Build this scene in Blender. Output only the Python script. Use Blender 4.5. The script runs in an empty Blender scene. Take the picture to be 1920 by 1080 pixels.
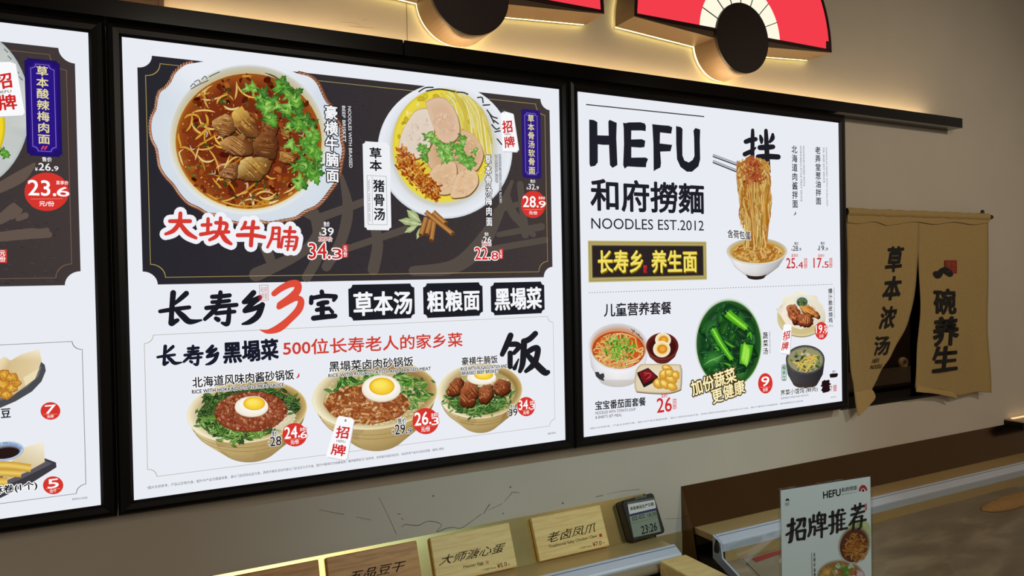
import bpy, math, random
from math import sin, cos, pi, sqrt, atan2
from mathutils import Vector, Matrix

# ------------------------------------------------------------ camera
SC = bpy.context.scene
COL = SC.collection
Z0 = 1.18                                   # height of the lit panels' lower edge above the floor
F_PX, YAW, PITCH, ROLL = 1349.73, 0.47541, -0.013129, -0.019366
CAM = Vector((0.023271, -1.584261, 0.418022 + Z0))
FWD = Vector((sin(YAW)*cos(PITCH), cos(YAW)*cos(PITCH), sin(PITCH)))
_r0 = Vector((cos(YAW), -sin(YAW), 0)); _u0 = _r0.cross(FWD)
RGT = cos(ROLL)*_r0 + sin(ROLL)*_u0
UPV = -sin(ROLL)*_r0 + cos(ROLL)*_u0
cd = bpy.data.cameras.new('camera'); cam = bpy.data.objects.new('camera', cd); COL.objects.link(cam)
cd.sensor_width = 36; cd.lens = F_PX*36/1920; cd.clip_start = 0.02; cd.clip_end = 50
_m = Matrix((RGT, UPV, -FWD)).transposed().to_4x4(); _m.translation = CAM
cam.matrix_world = _m
SC.camera = cam

# ------------------------------------------------------------ world, lamps, exposure
vs = SC.view_settings
vs.view_transform = 'Standard'; vs.look = 'None'; vs.gamma = 1; vs.exposure = 0.0
try: vs.use_curve_mapping = False
except Exception: pass
SC.display_settings.display_device = 'sRGB'
wd = bpy.data.worlds.new('room_air'); SC.world = wd; wd.use_nodes = True
wd.node_tree.nodes['Background'].inputs[0].default_value = (1.0, 0.84, 0.66, 1)
wd.node_tree.nodes['Background'].inputs[1].default_value = 0.15

def lamp(name, kind, loc, target, energy, color, size=0.1, spot=None, blend=0.5):
    l = bpy.data.lights.new(name, kind); l.energy = energy; l.color = color
    if kind == 'AREA': l.size = size
    else: l.shadow_soft_size = size
    if spot: l.spot_size = math.radians(spot); l.spot_blend = blend
    o = bpy.data.objects.new(name, l); COL.objects.link(o); o.location = loc
    o.rotation_euler = (Vector(target)-Vector(loc)).to_track_quat('-Z', 'Y').to_euler()
    return o
# cool ceiling downlight that throws the boards' shadows on the lower wall, warm ceiling lamps of the dining room
lamp('ceiling_downlight', 'SPOT', (1.25, -2.1, Z0+1.40), (1.2, 0.05, Z0-0.15), 66, (0.61, 0.91, 1.0), 0.035, 48, 0.9)
lamp('ceiling_lamp_right', 'SPOT', (2.6, -2.2, Z0+1.45), (2.6, 0.05, Z0+0.1), 44, (1.0, 0.86, 0.68), 0.05, 75, 0.9)
lamp('hatch_fill_lamp', 'POINT', (3.2, 0.45, 2.2), (3.2, 0.45, 0), 4.0, (1.0, 0.78, 0.56), 0.05)  # unseen lamp added to lift the dark hatch interior
lamp('ceiling_lamp_room', 'AREA', (0.6, -3.2, Z0+1.6), (1.2, 0.0, Z0-0.2), 24, (1.0, 0.86, 0.70), 1.2)

# ------------------------------------------------------------ colours and materials
def lin(c):
    out = []
    for v in c[:3]:
        v /= 255.0
        out.append(v/12.92 if v <= 0.04045 else ((v+0.055)/1.055)**2.4)
    return (out[0], out[1], out[2], 1.0)
MATS = {}
def mat(name, c, rough=0.5, metal=0.0, var=0.08, scale=20, bump=0.0, stretch=None, alpha=None, trans=0, coat=0, spec=0.5):
    """Principled material whose colour wanders a little with a noise texture."""
    if name in MATS: return MATS[name]
    m = bpy.data.materials.new(name); m.use_nodes = True; MATS[name] = m
    nt = m.node_tree; b = nt.nodes['Principled BSDF']
    tc = nt.nodes.new('ShaderNodeTexCoord'); mp = nt.nodes.new('ShaderNodeMapping')
    nz = nt.nodes.new('ShaderNodeTexNoise'); mx = nt.nodes.new('ShaderNodeMix'); mx.data_type = 'RGBA'
    nt.links.new(tc.outputs['Object'], mp.inputs[0]); nt.links.new(mp.outputs[0], nz.inputs['Vector'])
    if stretch: mp.inputs['Scale'].default_value = stretch
    nz.inputs['Scale'].default_value = scale; nz.inputs['Detail'].default_value = 4
    c = lin(c)
    mx.inputs[6].default_value = tuple(max(0, v*(1-var)) for v in c[:3]) + (1,)
    mx.inputs[7].default_value = tuple(min(1, v*(1+var)) for v in c[:3]) + (1,)
    nt.links.new(nz.outputs['Fac'], mx.inputs[0]); nt.links.new(mx.outputs[2], b.inputs['Base Color'])
    b.inputs['Roughness'].default_value = rough; b.inputs['Metallic'].default_value = metal
    b.inputs['Specular IOR Level'].default_value = spec
    if trans: b.inputs['Transmission Weight'].default_value = trans
    if coat: b.inputs['Coat Weight'].default_value = coat
    if alpha is not None: b.inputs['Alpha'].default_value = alpha
    if bump:
        bp = nt.nodes.new('ShaderNodeBump'); bp.inputs['Strength'].default_value = bump; bp.inputs['Distance'].default_value = 0.002
        nt.links.new(nz.outputs['Fac'], bp.inputs['Height']); nt.links.new(bp.outputs[0], b.inputs['Normal'])
    return m
def wood(name, c1, c2, scale=9):
    m = bpy.data.materials.new(name); m.use_nodes = True; MATS[name] = m
    nt = m.node_tree; b = nt.nodes['Principled BSDF']
    tc = nt.nodes.new('ShaderNodeTexCoord'); mp = nt.nodes.new('ShaderNodeMapping'); mp.inputs['Scale'].default_value = (1.2, 6, 14)
    nz = nt.nodes.new('ShaderNodeTexNoise'); nz.inputs['Scale'].default_value = scale; nz.inputs['Detail'].default_value = 6; nz.inputs['Distortion'].default_value = 0.6
    rp = nt.nodes.new('ShaderNodeValToRGB')
    rp.color_ramp.elements[0].color = lin(c1); rp.color_ramp.elements[0].position = 0.35
    rp.color_ramp.elements[1].color = lin(c2); rp.color_ramp.elements[1].position = 0.62
    for a, bb in ((tc.outputs['Object'], mp.inputs[0]), (mp.outputs[0], nz.inputs['Vector']), (nz.outputs['Fac'], rp.inputs[0]), (rp.outputs[0], b.inputs['Base Color'])):
        nt.links.new(a, bb)
    b.inputs['Roughness'].default_value = 0.45
    return m
def glow(name, c, strength, sample=True):
    m = bpy.data.materials.new(name); m.use_nodes = True; MATS[name] = m
    nt = m.node_tree; nt.nodes.clear()
    e = nt.nodes.new('ShaderNodeEmission'); o = nt.nodes.new('ShaderNodeOutputMaterial')
    e.inputs[0].default_value = lin(c); e.inputs[1].default_value = strength
    nt.links.new(e.outputs[0], o.inputs[0])
    if not sample: m.cycles.emission_sampling = 'NONE'
    return m
def ink_lit(name, strength):
    """translucent printing ink on a light box: each shape's own ink colour, lit from behind"""
    m = bpy.data.materials.new(name); m.use_nodes = True; MATS[name] = m
    nt = m.node_tree; nt.nodes.clear()
    a = nt.nodes.new('ShaderNodeAttribute'); a.attribute_name = 'ink'
    e = nt.nodes.new('ShaderNodeEmission'); e.inputs[1].default_value = strength
    o = nt.nodes.new('ShaderNodeOutputMaterial')
    nt.links.new(a.outputs['Color'], e.inputs[0]); nt.links.new(e.outputs[0], o.inputs[0])
    m.cycles.emission_sampling = 'NONE'
    return m
def ink_flat(name, rough=0.6):
    m = bpy.data.materials.new(name); m.use_nodes = True; MATS[name] = m
    nt = m.node_tree; b = nt.nodes['Principled BSDF']
    a = nt.nodes.new('ShaderNodeAttribute'); a.attribute_name = 'ink'
    nt.links.new(a.outputs['Color'], b.inputs['Base Color']); b.inputs['Roughness'].default_value = rough
    return m
INK_LIT = ink_lit('backlit_printing_ink', 1.0)
INK = ink_flat('printed_ink', 0.7)
PANEL = glow('lit_acrylic_panel', (233, 236, 243), 1.0)
BLACK_METAL = mat('black_aluminium', (13, 11, 11), 0.35, 0.0, 0.15, 30, spec=0.3)
BLACK_GLOSS = mat('black_gloss_lacquer', (14, 12, 12), 0.16, 0.0, 0.1, 8)
WALL = mat('cream_wall_paint', (208, 200, 184), 0.75, 0, 0.05, 6, 0.06)
LINEN = mat('tan_linen', (182, 155, 100), 0.9, 0, 0.12, 120, 0.25)
STEEL = mat('brushed_warm_steel', (216, 198, 134), 0.22, 1.0, 0.10, 5, 0.0, (1, 4, 14))
DARK_STEEL = mat('dark_polished_steel', (120, 92, 62), 0.2, 1.0, 0.12, 4)
DECK = mat('warm_deck_steel', (214, 184, 128), 0.4, 0.25, 0.08, 8)
ALU = mat('pale_aluminium', (222, 232, 248), 0.35, 0.2, 0.05, 12)
PINE = wood('pale_pine', (246, 206, 126), (255, 228, 154))
OAK = wood('golden_oak', (186, 126, 58), (222, 162, 86))
GLASS = None

# ------------------------------------------------------------ objects
def tag(o, label=None, cat=None, group=None, kind=None):
    if label: o['label'] = label
    if cat: o['category'] = cat
    if group: o['group'] = group
    if kind: o['kind'] = kind
    return o
def empty(name, loc, label, cat, group=None):
    o = bpy.data.objects.new(name, None); COL.objects.link(o); o.location = loc; o.empty_display_size = 0.05
    return tag(o, label, cat, group)
def link(name, me, m, parent=None, label=None):
    o = bpy.data.objects.new(name, me); COL.objects.link(o)
    if m is not None:
        for q in (m if isinstance(m, (list, tuple)) else [m]): me.materials.append(q)
    if parent is not None:
        o.parent = parent
        root = parent; off = Vector((0, 0, 0))
        while root is not None: off += root.location; root = root.parent
        o.location = -off                       # meshes are written in world coordinates
        recentre(o, off)
    else:
        recentre(o, Vector((0, 0, 0)))
    if label: o['label'] = label
    return o
def recentre(o, off):
    """give the mesh an origin of its own at the middle of its bounds"""
    vs_ = [v.co for v in o.data.vertices]
    if not vs_: return
    c = Vector([(min(v[i] for v in vs_)+max(v[i] for v in vs_))/2 for i in range(3)])
    o.data.transform(Matrix.Translation(-c)); o.location = c - off
class MB:
    """collects boxes, prisms and sweeps into one mesh"""
    def __init__(s): s.v = []; s.f = []; s.mi = []; s.smooth = []
    def add(s, v, f, mi=0, smooth=False):
        b = len(s.v); s.v += [tuple(q) for q in v]; s.f += [tuple(i+b for i in q) for q in f]; s.mi += [mi]*len(f); s.smooth += [smooth]*len(f)
    def box(s, x0, x1, y0, y1, z0, z1, mi=0):
        v = [(x, y, z) for x in (x0, x1) for y in (y0, y1) for z in (z0, z1)]
        s.add(v, [(0, 1, 3, 2), (4, 6, 7, 5), (0, 4, 5, 1), (2, 3, 7, 6), (0, 2, 6, 4), (1, 5, 7, 3)], mi)
    def prism(s, base, d, mi=0):
        """closed polygon (3-D points) swept by vector d"""
        n = len(base); d = Vector(d)
        v = [Vector(p) for p in base] + [Vector(p)+d for p in base]
        f = [tuple(range(n))[::-1], tuple(range(n, 2*n))] + [(i, (i+1) % n, n+(i+1) % n, n+i) for i in range(n)]
        s.add(v, f, mi)
    def loft(s, loops, closed=True, caps=True, mi=0, smooth=True):
        n = len(loops[0]); v = [p for l in loops for p in l]; f = []
        for k in range(len(loops)-1):
            for i in range(n if closed else n-1):
                j = (i+1) % n; f.append((k*n+i, k*n+j, (k+1)*n+j, (k+1)*n+i))
        s.add(v, f, mi, smooth)
        if caps and closed:
            s.add(loops[0], [tuple(range(n))[::-1]], mi); s.add(loops[-1], [tuple(range(n))], mi)
    def tube(s, pts, r, n=10, mi=0):
        pts = [Vector(p) for p in pts]; loops = []
        for i, p in enumerate(pts):
            d = (pts[min(i+1, len(pts)-1)]-pts[max(i-1, 0)]).normalized()
            a = d.orthogonal().normalized() if i == 0 else (a0 - d*a0.dot(d)).normalized()
            a0 = a; b = d.cross(a); rr = r[i] if isinstance(r, (list, tuple)) else r
            loops.append([p + rr*(cos(2*pi*k/n)*a+sin(2*pi*k/n)*b) for k in range(n)])
        s.loft(loops, True, True, mi)
    def build(s, name, m, parent=None, label=None, bevel=0.0, seg=2):
        me = bpy.data.meshes.new(name); me.from_pydata(s.v, [], s.f); me.validate()
        for p, i, sm in zip(me.polygons, s.mi, s.smooth): p.material_index = i; p.use_smooth = sm
        import bmesh
        bm = bmesh.new(); bm.from_mesh(me); bmesh.ops.remove_doubles(bm, verts=bm.verts, dist=1e-6); bmesh.ops.recalc_face_normals(bm, faces=bm.faces); bm.to_mesh(me); bm.free()
        o = link(name, me, m, parent, label)
        if bevel:
            b = o.modifiers.new('bevel', 'BEVEL'); b.width = bevel; b.segments = seg; b.limit_method = 'ANGLE'
        return o

# ------------------------------------------------------------ from the photograph's pixels to points in the room
def ray(px, py): return RGT*((px-960)/F_PX) - UPV*((py-540)/F_PX) + FWD
def atY(px, py, Y):
    d = ray(px, py); return CAM + d*((Y-CAM.y)/d.y)
def atZ(px, py, z):
    d = ray(px, py); return CAM + d*((z-CAM.z)/d.z)
class Plane:
    def __init__(s, o, u, v):
        s.o = Vector(o); s.u = Vector(u).normalized(); s.v = Vector(v).normalized(); s.n = s.u.cross(s.v).normalized()   # n points at the viewer
    def ab(s, px, py):
        d = ray(px, py); t = (s.o-CAM).dot(s.n)/d.dot(s.n); p = CAM + d*t - s.o
        return (p.dot(s.u), p.dot(s.v))
    def at(s, a, b, h=0.0): return s.o + s.u*a + s.v*b + s.n*h
    def moved(s, h): return Plane(s.o+s.n*h, s.u, s.v)
BOARD = Plane((0, 0, Z0), (1, 0, 0), (0, 0, 1))
# ------------------------------------------------------------ flat printed artwork
_txt = {}
def glyphs(s, ls=1.0, cs=1.0):
    key = (s, ls, cs)
    if key not in _txt:
        c = bpy.data.curves.new('t', 'FONT'); c.body = s; c.size = 1.0; c.space_line = ls; c.space_character = cs
        c.resolution_u = 3; c.align_x = 'CENTER' if '\n' in s else 'LEFT'
        o = bpy.data.objects.new('t', c); me = o.to_mesh()
        v = [(q.co.x, q.co.y) for q in me.vertices]; f = [tuple(p.vertices) for p in me.polygons]
        o.to_mesh_clear(); bpy.data.objects.remove(o); bpy.data.curves.remove(c)
        if v:
            x0 = min(p[0] for p in v); x1 = max(p[0] for p in v); y0 = min(p[1] for p in v); y1 = max(p[1] for p in v)
            v = [((x-x0)/max(x1-x0, 1e-6), (y-y0)/max(y1-y0, 1e-6)) for x, y in v]
            asp = (x1-x0)/max(y1-y0, 1e-6)
        else: asp = 1
        _txt[key] = (v, f, asp)
    return _txt[key]
def spline(pts, k=5):
    """Catmull-Rom through tuples of any length"""
    if len(pts) < 3: 
        a, b = pts; return [tuple(a[i]+(b[i]-a[i])*t/k for i in range(len(a))) for t in range(k+1)]
    P = [pts[0]] + list(pts) + [pts[-1]]; out = []
    for i in range(1, len(P)-2):
        p0, p1, p2, p3 = P[i-1:i+3]
        for j in range(k):
            t = j/k; t2 = t*t; t3 = t2*t
            out.append(tuple(0.5*(2*b+(c-a)*t+(2*a-5*b+4*c-d)*t2+(3*b-a-3*c+d)*t3) for a, b, c, d in zip(p0, p1, p2, p3)))
    out.append(tuple(pts[-1])); return out
def ell(cx, cy, rx, ry, rot=0, n=40, a0=0, a1=360):
    r = math.radians(rot); out = []
    m = n if a1-a0 >= 360 else n+1
    for i in range(m):
        t = math.radians(a0+(a1-a0)*i/n); x = rx*cos(t); y = ry*sin(t)
        out.append((cx+x*cos(r)-y*sin(r), cy+x*sin(r)+y*cos(r)))
    return out
def mixc(a, b, t): return tuple(a[i]+(b[i]-a[i])*t for i in range(3))
def jit(rg, c, d): 
    k = rg.uniform(-d, d); return tuple(max(0, min(255, v+k+rg.uniform(-d, d)*0.35)) for v in c)
STEP = 3e-6
class Art:
    """one printed picture or piece of lettering on a plane; shapes are given where the photograph shows them"""
    def __init__(s, plane=BOARD, base=0.0003, seed=1):
        s.P = plane; s.h = base; s.v = []; s.c = []; s.f = []; s.rg = random.Random(seed)
    def up(s): s.h += STEP
    def raw(s, ab, cols, faces):
        b = len(s.v)
        for (a, q), c in zip(ab, cols):
            s.v.append(tuple(s.P.at(a, q, s.h))); s.c.append(lin(c))
        s.f += [tuple(i+b for i in f) for f in faces]
        s.up()
    def px(s, pts, cols, faces): s.raw([s.P.ab(x, y) for x, y in pts], cols, faces)
    def poly(s, pts, col):
        s.px(pts, [col]*len(pts), [tuple(range(len(pts)))])
    def polyv(s, pts, cols):
        s.px(pts, cols, [tuple(range(len(pts)))])
    def fan(s, c, pts, cc, ce):
        n = len(pts); ces = ce if isinstance(ce, list) else [ce]*n
        s.px([c]+list(pts), [cc]+ces, [(0, 1+i, 1+(i+1) % n) for i in range(n)])
    def rings(s, loops, cols):
        """loops from outside in, filled in the middle"""
        n = len(loops[0]); pts = [p for l in loops for p in l]; cc = []
        for c in cols: cc += c if isinstance(c, list) else [c]*n
        f = [(k*n+i, k*n+(i+1) % n, (k+1)*n+(i+1) % n, (k+1)*n+i) for k in range(len(loops)-1) for i in range(n)]
        f.append(tuple(range((len(loops)-1)*n, len(loops)*n)))
        s.px(pts, cc, f)
    def strip(s, A, B, ca, cb):
        n = len(A); ca = ca if isinstance(ca, list) else [ca]*n; cb = cb if isinstance(cb, list) else [cb]*n
        s.px(list(A)+list(B), ca+cb, [(i, i+1, n+i+1, n+i) for i in range(n-1)])
    def blob(s, x, y, r, cc, ce, ry=None, rot=None, n=9, rough=0.25):
        rg = s.rg; ry = r if ry is None else ry; rot = rg.uniform(0, 180) if rot is None else rot
        R = math.radians(rot); pts = []
        for i in range(n):
            t = 2*pi*i/n; k = 1+rg.uniform(-rough, rough); a = r*k*cos(t); b = ry*k*sin(t)
            pts.append((x+a*cos(R)-b*sin(R), y+a*sin(R)+b*cos(R)))
        s.fan((x-0.15*r, y-0.2*ry), pts, cc, ce)
    def ribbon(s, pts, w, col, edge=None, k=5, taper=None, smooth=True):
        """stroke; pts (x,y) or (x,y,w)"""
        P = [p if len(p) == 3 else (p[0], p[1], w) for p in pts]
        P = spline(P, k) if smooth else P
        A = []; B = []; M = []
        for i, p in enumerate(P):
            q0 = P[max(0, i-1)]; q1 = P[min(len(P)-1, i+1)]
            dx, dy = q1[0]-q0[0], q1[1]-q0[1]; L = sqrt(dx*dx+dy*dy) or 1
            ww = p[2]/2
            if taper: ww *= min(1, 0.15+ (i/len(P))/taper, 0.15+((len(P)-1-i)/len(P))/taper)
            A.append((p[0]-dy/L*ww, p[1]+dx/L*ww)); B.append((p[0]+dy/L*ww, p[1]-dx/L*ww)); M.append((p[0], p[1]))
        if edge is None:
            s.strip(A, B, col, col)
        else:
            n = len(A); s.px(A+M+B, [edge]*n+[col]*n+[edge]*n, [(i, i+1, n+i+1, n+i) for i in range(n-1)]+[(n+i, n+i+1, 2*n+i+1, 2*n+i) for i in range(n-1)])
    def stroke(s, pts, col, cap=True, k=6):
        """one brush stroke of (x,y,w) with blunt round ends"""
        s.ribbon(pts, 1, col, None, k)
        s.h -= STEP
        if cap:
            for p in (pts[0], pts[-1]):
                s.poly(ell(p[0], p[1], p[2]/2, p[2]/2, 0, 12), col); s.h -= STEP
        s.up()
    def brush(s, strokes, col, org=(0, 0), sc=1.0, grow=0.0):
        for st in strokes:
            s.stroke([(org[0]+p[0]/sc, org[1]+p[1]/sc, p[2]/sc+grow) for p in st], col)
            s.h -= STEP
        s.up(); s.up()
    def text(s, t, x0, y0, x1, y1, col, b=0.0, ol=0.0, olc=(255, 255, 255), rot90=False, quad=None, vert=False, slant=0.0, wob=0.0, pen=(1.0, 1.0), n=10, ls=None, cs=1.0, bottom=None):
        """lettering fitted to a box given by two opposite corners (or quad = BL, BR, TL)"""
        if vert: t = '\n'.join(t)
        V, Fc, asp = glyphs(t, ls or (1.08 if vert else 1.0), cs)
        if not V: return
        if quad:
            O = s.P.ab(*quad[0]); q1 = s.P.ab(*quad[1]); q2 = s.P.ab(*quad[2])
            U = (q1[0]-O[0], q1[1]-O[1]); W = (q2[0]-O[0], q2[1]-O[1])
        else:
            p = s.P.ab(x0, y0); q = s.P.ab(x1, y1)
            a0, a1 = min(p[0], q[0]), max(p[0], q[0]); b0, b1 = min(p[1], q[1]), max(p[1], q[1])
            if rot90: O = (a0, b1); U = (0, b0-b1); W = (a1-a0, 0)
            else: O = (a0, b0); U = (a1-a0, 0); W = (0, b1-b0)
        b *= 0.55
        lw = sqrt(W[0]**2+W[1]**2); lu = sqrt(U[0]**2+U[1]**2)
        unit = lu if vert else lw/(t.count('\n')+1)
        rg = s.rg; ph = [rg.uniform(0, 6) for _ in range(4)]
        base = []
        for u, w in V:
            x = O[0]+U[0]*(u+slant*(w-0.5))+W[0]*w; y = O[1]+U[1]*(u+slant*(w-0.5))+W[1]*w
            if wob:
                x += wob*unit*(sin(y/unit*9+ph[0])+sin(x/unit*6+ph[1]))*0.5; y += wob*unit*(sin(x/unit*8+ph[2])+sin(y/unit*7+ph[3]))*0.5
            base.append((x, y))
        def put(r, c, m, px_=1, py_=1):
            if r <= 0: s.raw(base, [c]*len(base), Fc); return
            for k in range(m):
                dx = r*cos(2*pi*k/m)*px_; dy = r*sin(2*pi*k/m)*py_
                s.raw([(x+dx, y+dy) for x, y in base], [c]*len(base), Fc); s.h -= STEP
            s.raw(base, [c]*len(base), Fc)
        if ol: put((ol+b)*unit, olc, max(n, 10))
        put(b*unit, col, n, *pen)
        s.up()
    def build(s, name, parent, m=None, label=None):
        if not s.v: return None
        me = bpy.data.meshes.new(name); me.from_pydata(s.v, [], s.f)
        at = me.attributes.new('ink', 'FLOAT_COLOR', 'POINT')
        flat = [x for c in s.c for x in c]; at.data.foreach_set('color', flat)
        return link(name, me, m or INK_LIT, parent, label)

# ---- food as it is printed
GREENS = [(92, 168, 48), (120, 190, 62), (62, 130, 36), (146, 206, 84), (44, 104, 30)]
def leaf(A, x, y, r, ang, col, dark=None):
    """one lobed coriander leaf"""
    pts = []; n = 34
    for i in range(n+1):
        t = -2.3+4.6*i/n
        k = 0.70+0.24*cos(2.75*t)+0.10*cos(11*t)+A.rg.uniform(-.04, .04)
        k *= r*(1.1 if abs(t) < 0.6 else 0.95)
        pts.append((x+k*cos(ang+t), y+k*sin(ang+t)))
    pts.append((x-0.12*r*cos(ang), y-0.12*r*sin(ang)))
    n = len(pts); ec = [jit(A.rg, mixc(col, dark or (24, 74, 18), 0.5), 18) for _ in range(n)]
    A.fan((x+0.2*r*cos(ang), y+0.2*r*sin(ang)), pts, mixc(col, (220, 240, 150), 0.25), ec)
    for t in (-1.1, 0, 1.1):
        A.ribbon([(x, y), (x+0.75*r*cos(ang+t*0.8), y+0.75*r*sin(ang+t*0.8))], max(0.4, r*0.04), mixc(col, (225, 240, 170), 0.28))
def sprig(A, x, y, L, ang, r, n=4, cols=GREENS):
    ex, ey = x+L*cos(ang), y+L*sin(ang)
    A.ribbon([(x, y), ((x+ex)/2+A.rg.uniform(-2, 2), (y+ey)/2+A.rg.uniform(-2, 2)), (ex, ey)], max(0.9, r*0.14), (150, 195, 90), (90, 140, 50))
    for k in range(n):
        t = 0.35+0.65*k/max(1, n-1); a = ang+A.rg.uniform(-1.3, 1.3)
        leaf(A, x+(ex-x)*t+A.rg.uniform(-r, r)*0.5, y+(ey-y)*t+A.rg.uniform(-r, r)*0.5, r*A.rg.uniform(.75, 1.15), a, A.rg.choice(cols))
def inside(x, y, e):
    cx, cy, rx, ry = e[:4]; return ((x-cx)/rx)**2+((y-cy)/ry)**2
def clampe(x, y, e):
    d = inside(x, y, e)
    if d > 1: k = 1/sqrt(d); return (e[0]+(x-e[0])*k, e[1]+(y-e[1])*k)
    return (x, y)
def noodles(A, e, spots, n, w, L, cols, edge=(120, 60, 16), taper=None):
    for i in range(n):
        sx, sy, sr = A.rg.choice(spots); x = sx+A.rg.gauss(0, sr); y = sy+A.rg.gauss(0, sr)
        a = A.rg.uniform(0, 2*pi); bend = A.rg.uniform(-2.2, 2.2); ln = L*A.rg.uniform(.5, 1.2); pts = []
        for k in range(5):
            pts.append(clampe(x, y, e)); x += ln/4*cos(a); y += ln/4*sin(a); a += bend/4
        c = jit(A.rg, A.rg.choice(cols), 16)
        A.ribbon(pts, w*A.rg.uniform(.75, 1.2), c, mixc(c, edge, 0.6), 4, taper)
def scatter(A, e, n, r0, r1, cols, dark=0.55, elong=1.0, rim=1.0, n_=8):
    for i in range(n):
        t = A.rg.uniform(0, 2*pi); k = sqrt(A.rg.uniform(0, 1))*rim
        x = e[0]+e[2]*k*cos(t); y = e[1]+e[3]*k*sin(t); r = A.rg.uniform(r0, r1); c = jit(A.rg, A.rg.choice(cols), 18)
        A.blob(x, y, r*elong, c, mixc(c, (30, 12, 4), dark), r, None, n_)
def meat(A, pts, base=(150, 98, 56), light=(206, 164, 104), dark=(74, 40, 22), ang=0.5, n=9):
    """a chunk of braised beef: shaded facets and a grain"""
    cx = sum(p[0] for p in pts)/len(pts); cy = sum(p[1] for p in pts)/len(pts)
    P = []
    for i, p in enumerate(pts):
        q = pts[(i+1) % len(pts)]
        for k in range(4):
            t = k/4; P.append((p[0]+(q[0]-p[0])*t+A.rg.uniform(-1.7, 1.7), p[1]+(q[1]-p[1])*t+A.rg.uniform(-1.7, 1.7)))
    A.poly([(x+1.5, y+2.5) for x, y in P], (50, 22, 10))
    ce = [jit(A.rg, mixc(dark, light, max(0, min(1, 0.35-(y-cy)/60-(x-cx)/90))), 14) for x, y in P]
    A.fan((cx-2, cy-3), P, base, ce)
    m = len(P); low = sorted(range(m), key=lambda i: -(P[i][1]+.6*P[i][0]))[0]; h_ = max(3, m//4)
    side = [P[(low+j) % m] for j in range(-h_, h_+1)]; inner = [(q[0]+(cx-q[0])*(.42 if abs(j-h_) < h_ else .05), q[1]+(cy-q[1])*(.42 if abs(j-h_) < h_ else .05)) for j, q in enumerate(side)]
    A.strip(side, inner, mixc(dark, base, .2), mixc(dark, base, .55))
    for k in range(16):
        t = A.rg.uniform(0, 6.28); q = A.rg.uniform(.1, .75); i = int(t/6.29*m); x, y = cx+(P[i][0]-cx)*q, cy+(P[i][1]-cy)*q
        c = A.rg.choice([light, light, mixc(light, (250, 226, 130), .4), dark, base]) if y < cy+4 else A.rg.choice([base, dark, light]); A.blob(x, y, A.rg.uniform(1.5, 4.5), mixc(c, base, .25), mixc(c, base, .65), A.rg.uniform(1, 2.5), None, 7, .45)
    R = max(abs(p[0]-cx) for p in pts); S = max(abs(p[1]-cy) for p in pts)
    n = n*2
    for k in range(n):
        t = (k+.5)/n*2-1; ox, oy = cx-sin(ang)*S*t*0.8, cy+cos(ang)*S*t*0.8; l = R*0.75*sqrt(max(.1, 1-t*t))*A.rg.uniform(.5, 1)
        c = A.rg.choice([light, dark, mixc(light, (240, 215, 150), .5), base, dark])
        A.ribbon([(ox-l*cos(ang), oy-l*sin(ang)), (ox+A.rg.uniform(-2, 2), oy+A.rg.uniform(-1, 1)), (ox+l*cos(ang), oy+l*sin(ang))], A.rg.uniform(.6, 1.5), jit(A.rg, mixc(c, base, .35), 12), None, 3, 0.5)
def egg(A, x, y, rx, ry, yx=0, yy=0):
    A.rings([ell(x, y+ry*.12, rx*1.02, ry*1.0, 0, 28), ell(x, y, rx, ry, 0, 28), ell(x+yx, y+yy, rx*.72, ry*.74, 0, 28)], [(196, 176, 150), (240, 232, 218), (250, 246, 236)])
    A.rings([ell(x+yx, y+yy, rx*.66, ry*.68, 0, 28), ell(x+yx, y+yy, rx*.58, ry*.6, 0, 28), ell(x+yx-rx*.1, y+yy-ry*.15, rx*.25, ry*.22, 0, 28)], [(226, 150, 20), (242, 196, 36), (250, 228, 96)])
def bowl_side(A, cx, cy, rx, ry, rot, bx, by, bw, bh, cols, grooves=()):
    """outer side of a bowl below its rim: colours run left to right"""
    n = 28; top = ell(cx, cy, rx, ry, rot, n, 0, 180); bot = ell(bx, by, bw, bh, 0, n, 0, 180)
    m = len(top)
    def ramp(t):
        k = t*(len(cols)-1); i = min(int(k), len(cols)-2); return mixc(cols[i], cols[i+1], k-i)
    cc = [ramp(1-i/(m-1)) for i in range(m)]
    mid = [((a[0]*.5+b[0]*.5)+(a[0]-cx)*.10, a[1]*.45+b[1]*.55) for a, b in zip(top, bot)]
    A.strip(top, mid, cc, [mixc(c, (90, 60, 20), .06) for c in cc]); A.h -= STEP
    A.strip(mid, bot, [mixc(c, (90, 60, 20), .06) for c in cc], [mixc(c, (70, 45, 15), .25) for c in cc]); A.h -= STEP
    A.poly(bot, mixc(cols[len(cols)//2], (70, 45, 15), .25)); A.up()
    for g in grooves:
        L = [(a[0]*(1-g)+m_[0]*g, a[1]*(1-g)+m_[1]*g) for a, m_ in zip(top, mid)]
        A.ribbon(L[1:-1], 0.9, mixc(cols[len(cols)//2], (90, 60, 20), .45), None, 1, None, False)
def badge(A, cx, cy, rx, ry, big, small='', low='元/份', bh=0.62, red=(214, 54, 46), two=None):
    A.poly(ell(cx, cy, rx, ry, 0, 40), red)
    A.text(big, cx-rx*(.84 if small else .55), cy-ry*bh, cx+rx*(.42 if small else .55), cy+ry*.22, (255, 255, 255), 0.035, 0.06, red, n=6)
    if small:
        A.text(small, cx+rx*.45, cy-ry*.26, cx+rx*1.02, cy+ry*.25, (255, 255, 255), 0.03, 0.07, red, n=6)
        A.text('直享价', cx+rx*.42, cy-ry*.58, cx+rx*.98, cy-ry*.36, (255, 255, 255), 0.02, 0.1, red, n=5)
    A.ribbon([(cx-rx*.72, cy+ry*.38), (cx+rx*.72, cy+ry*.36)], 0.8, (240, 150, 130), smooth=False)
    A.text(low, cx-rx*.34, cy+ry*.47, cx+rx*.34, cy+ry*.76, (255, 255, 255), 0.03, n=5)
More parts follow.
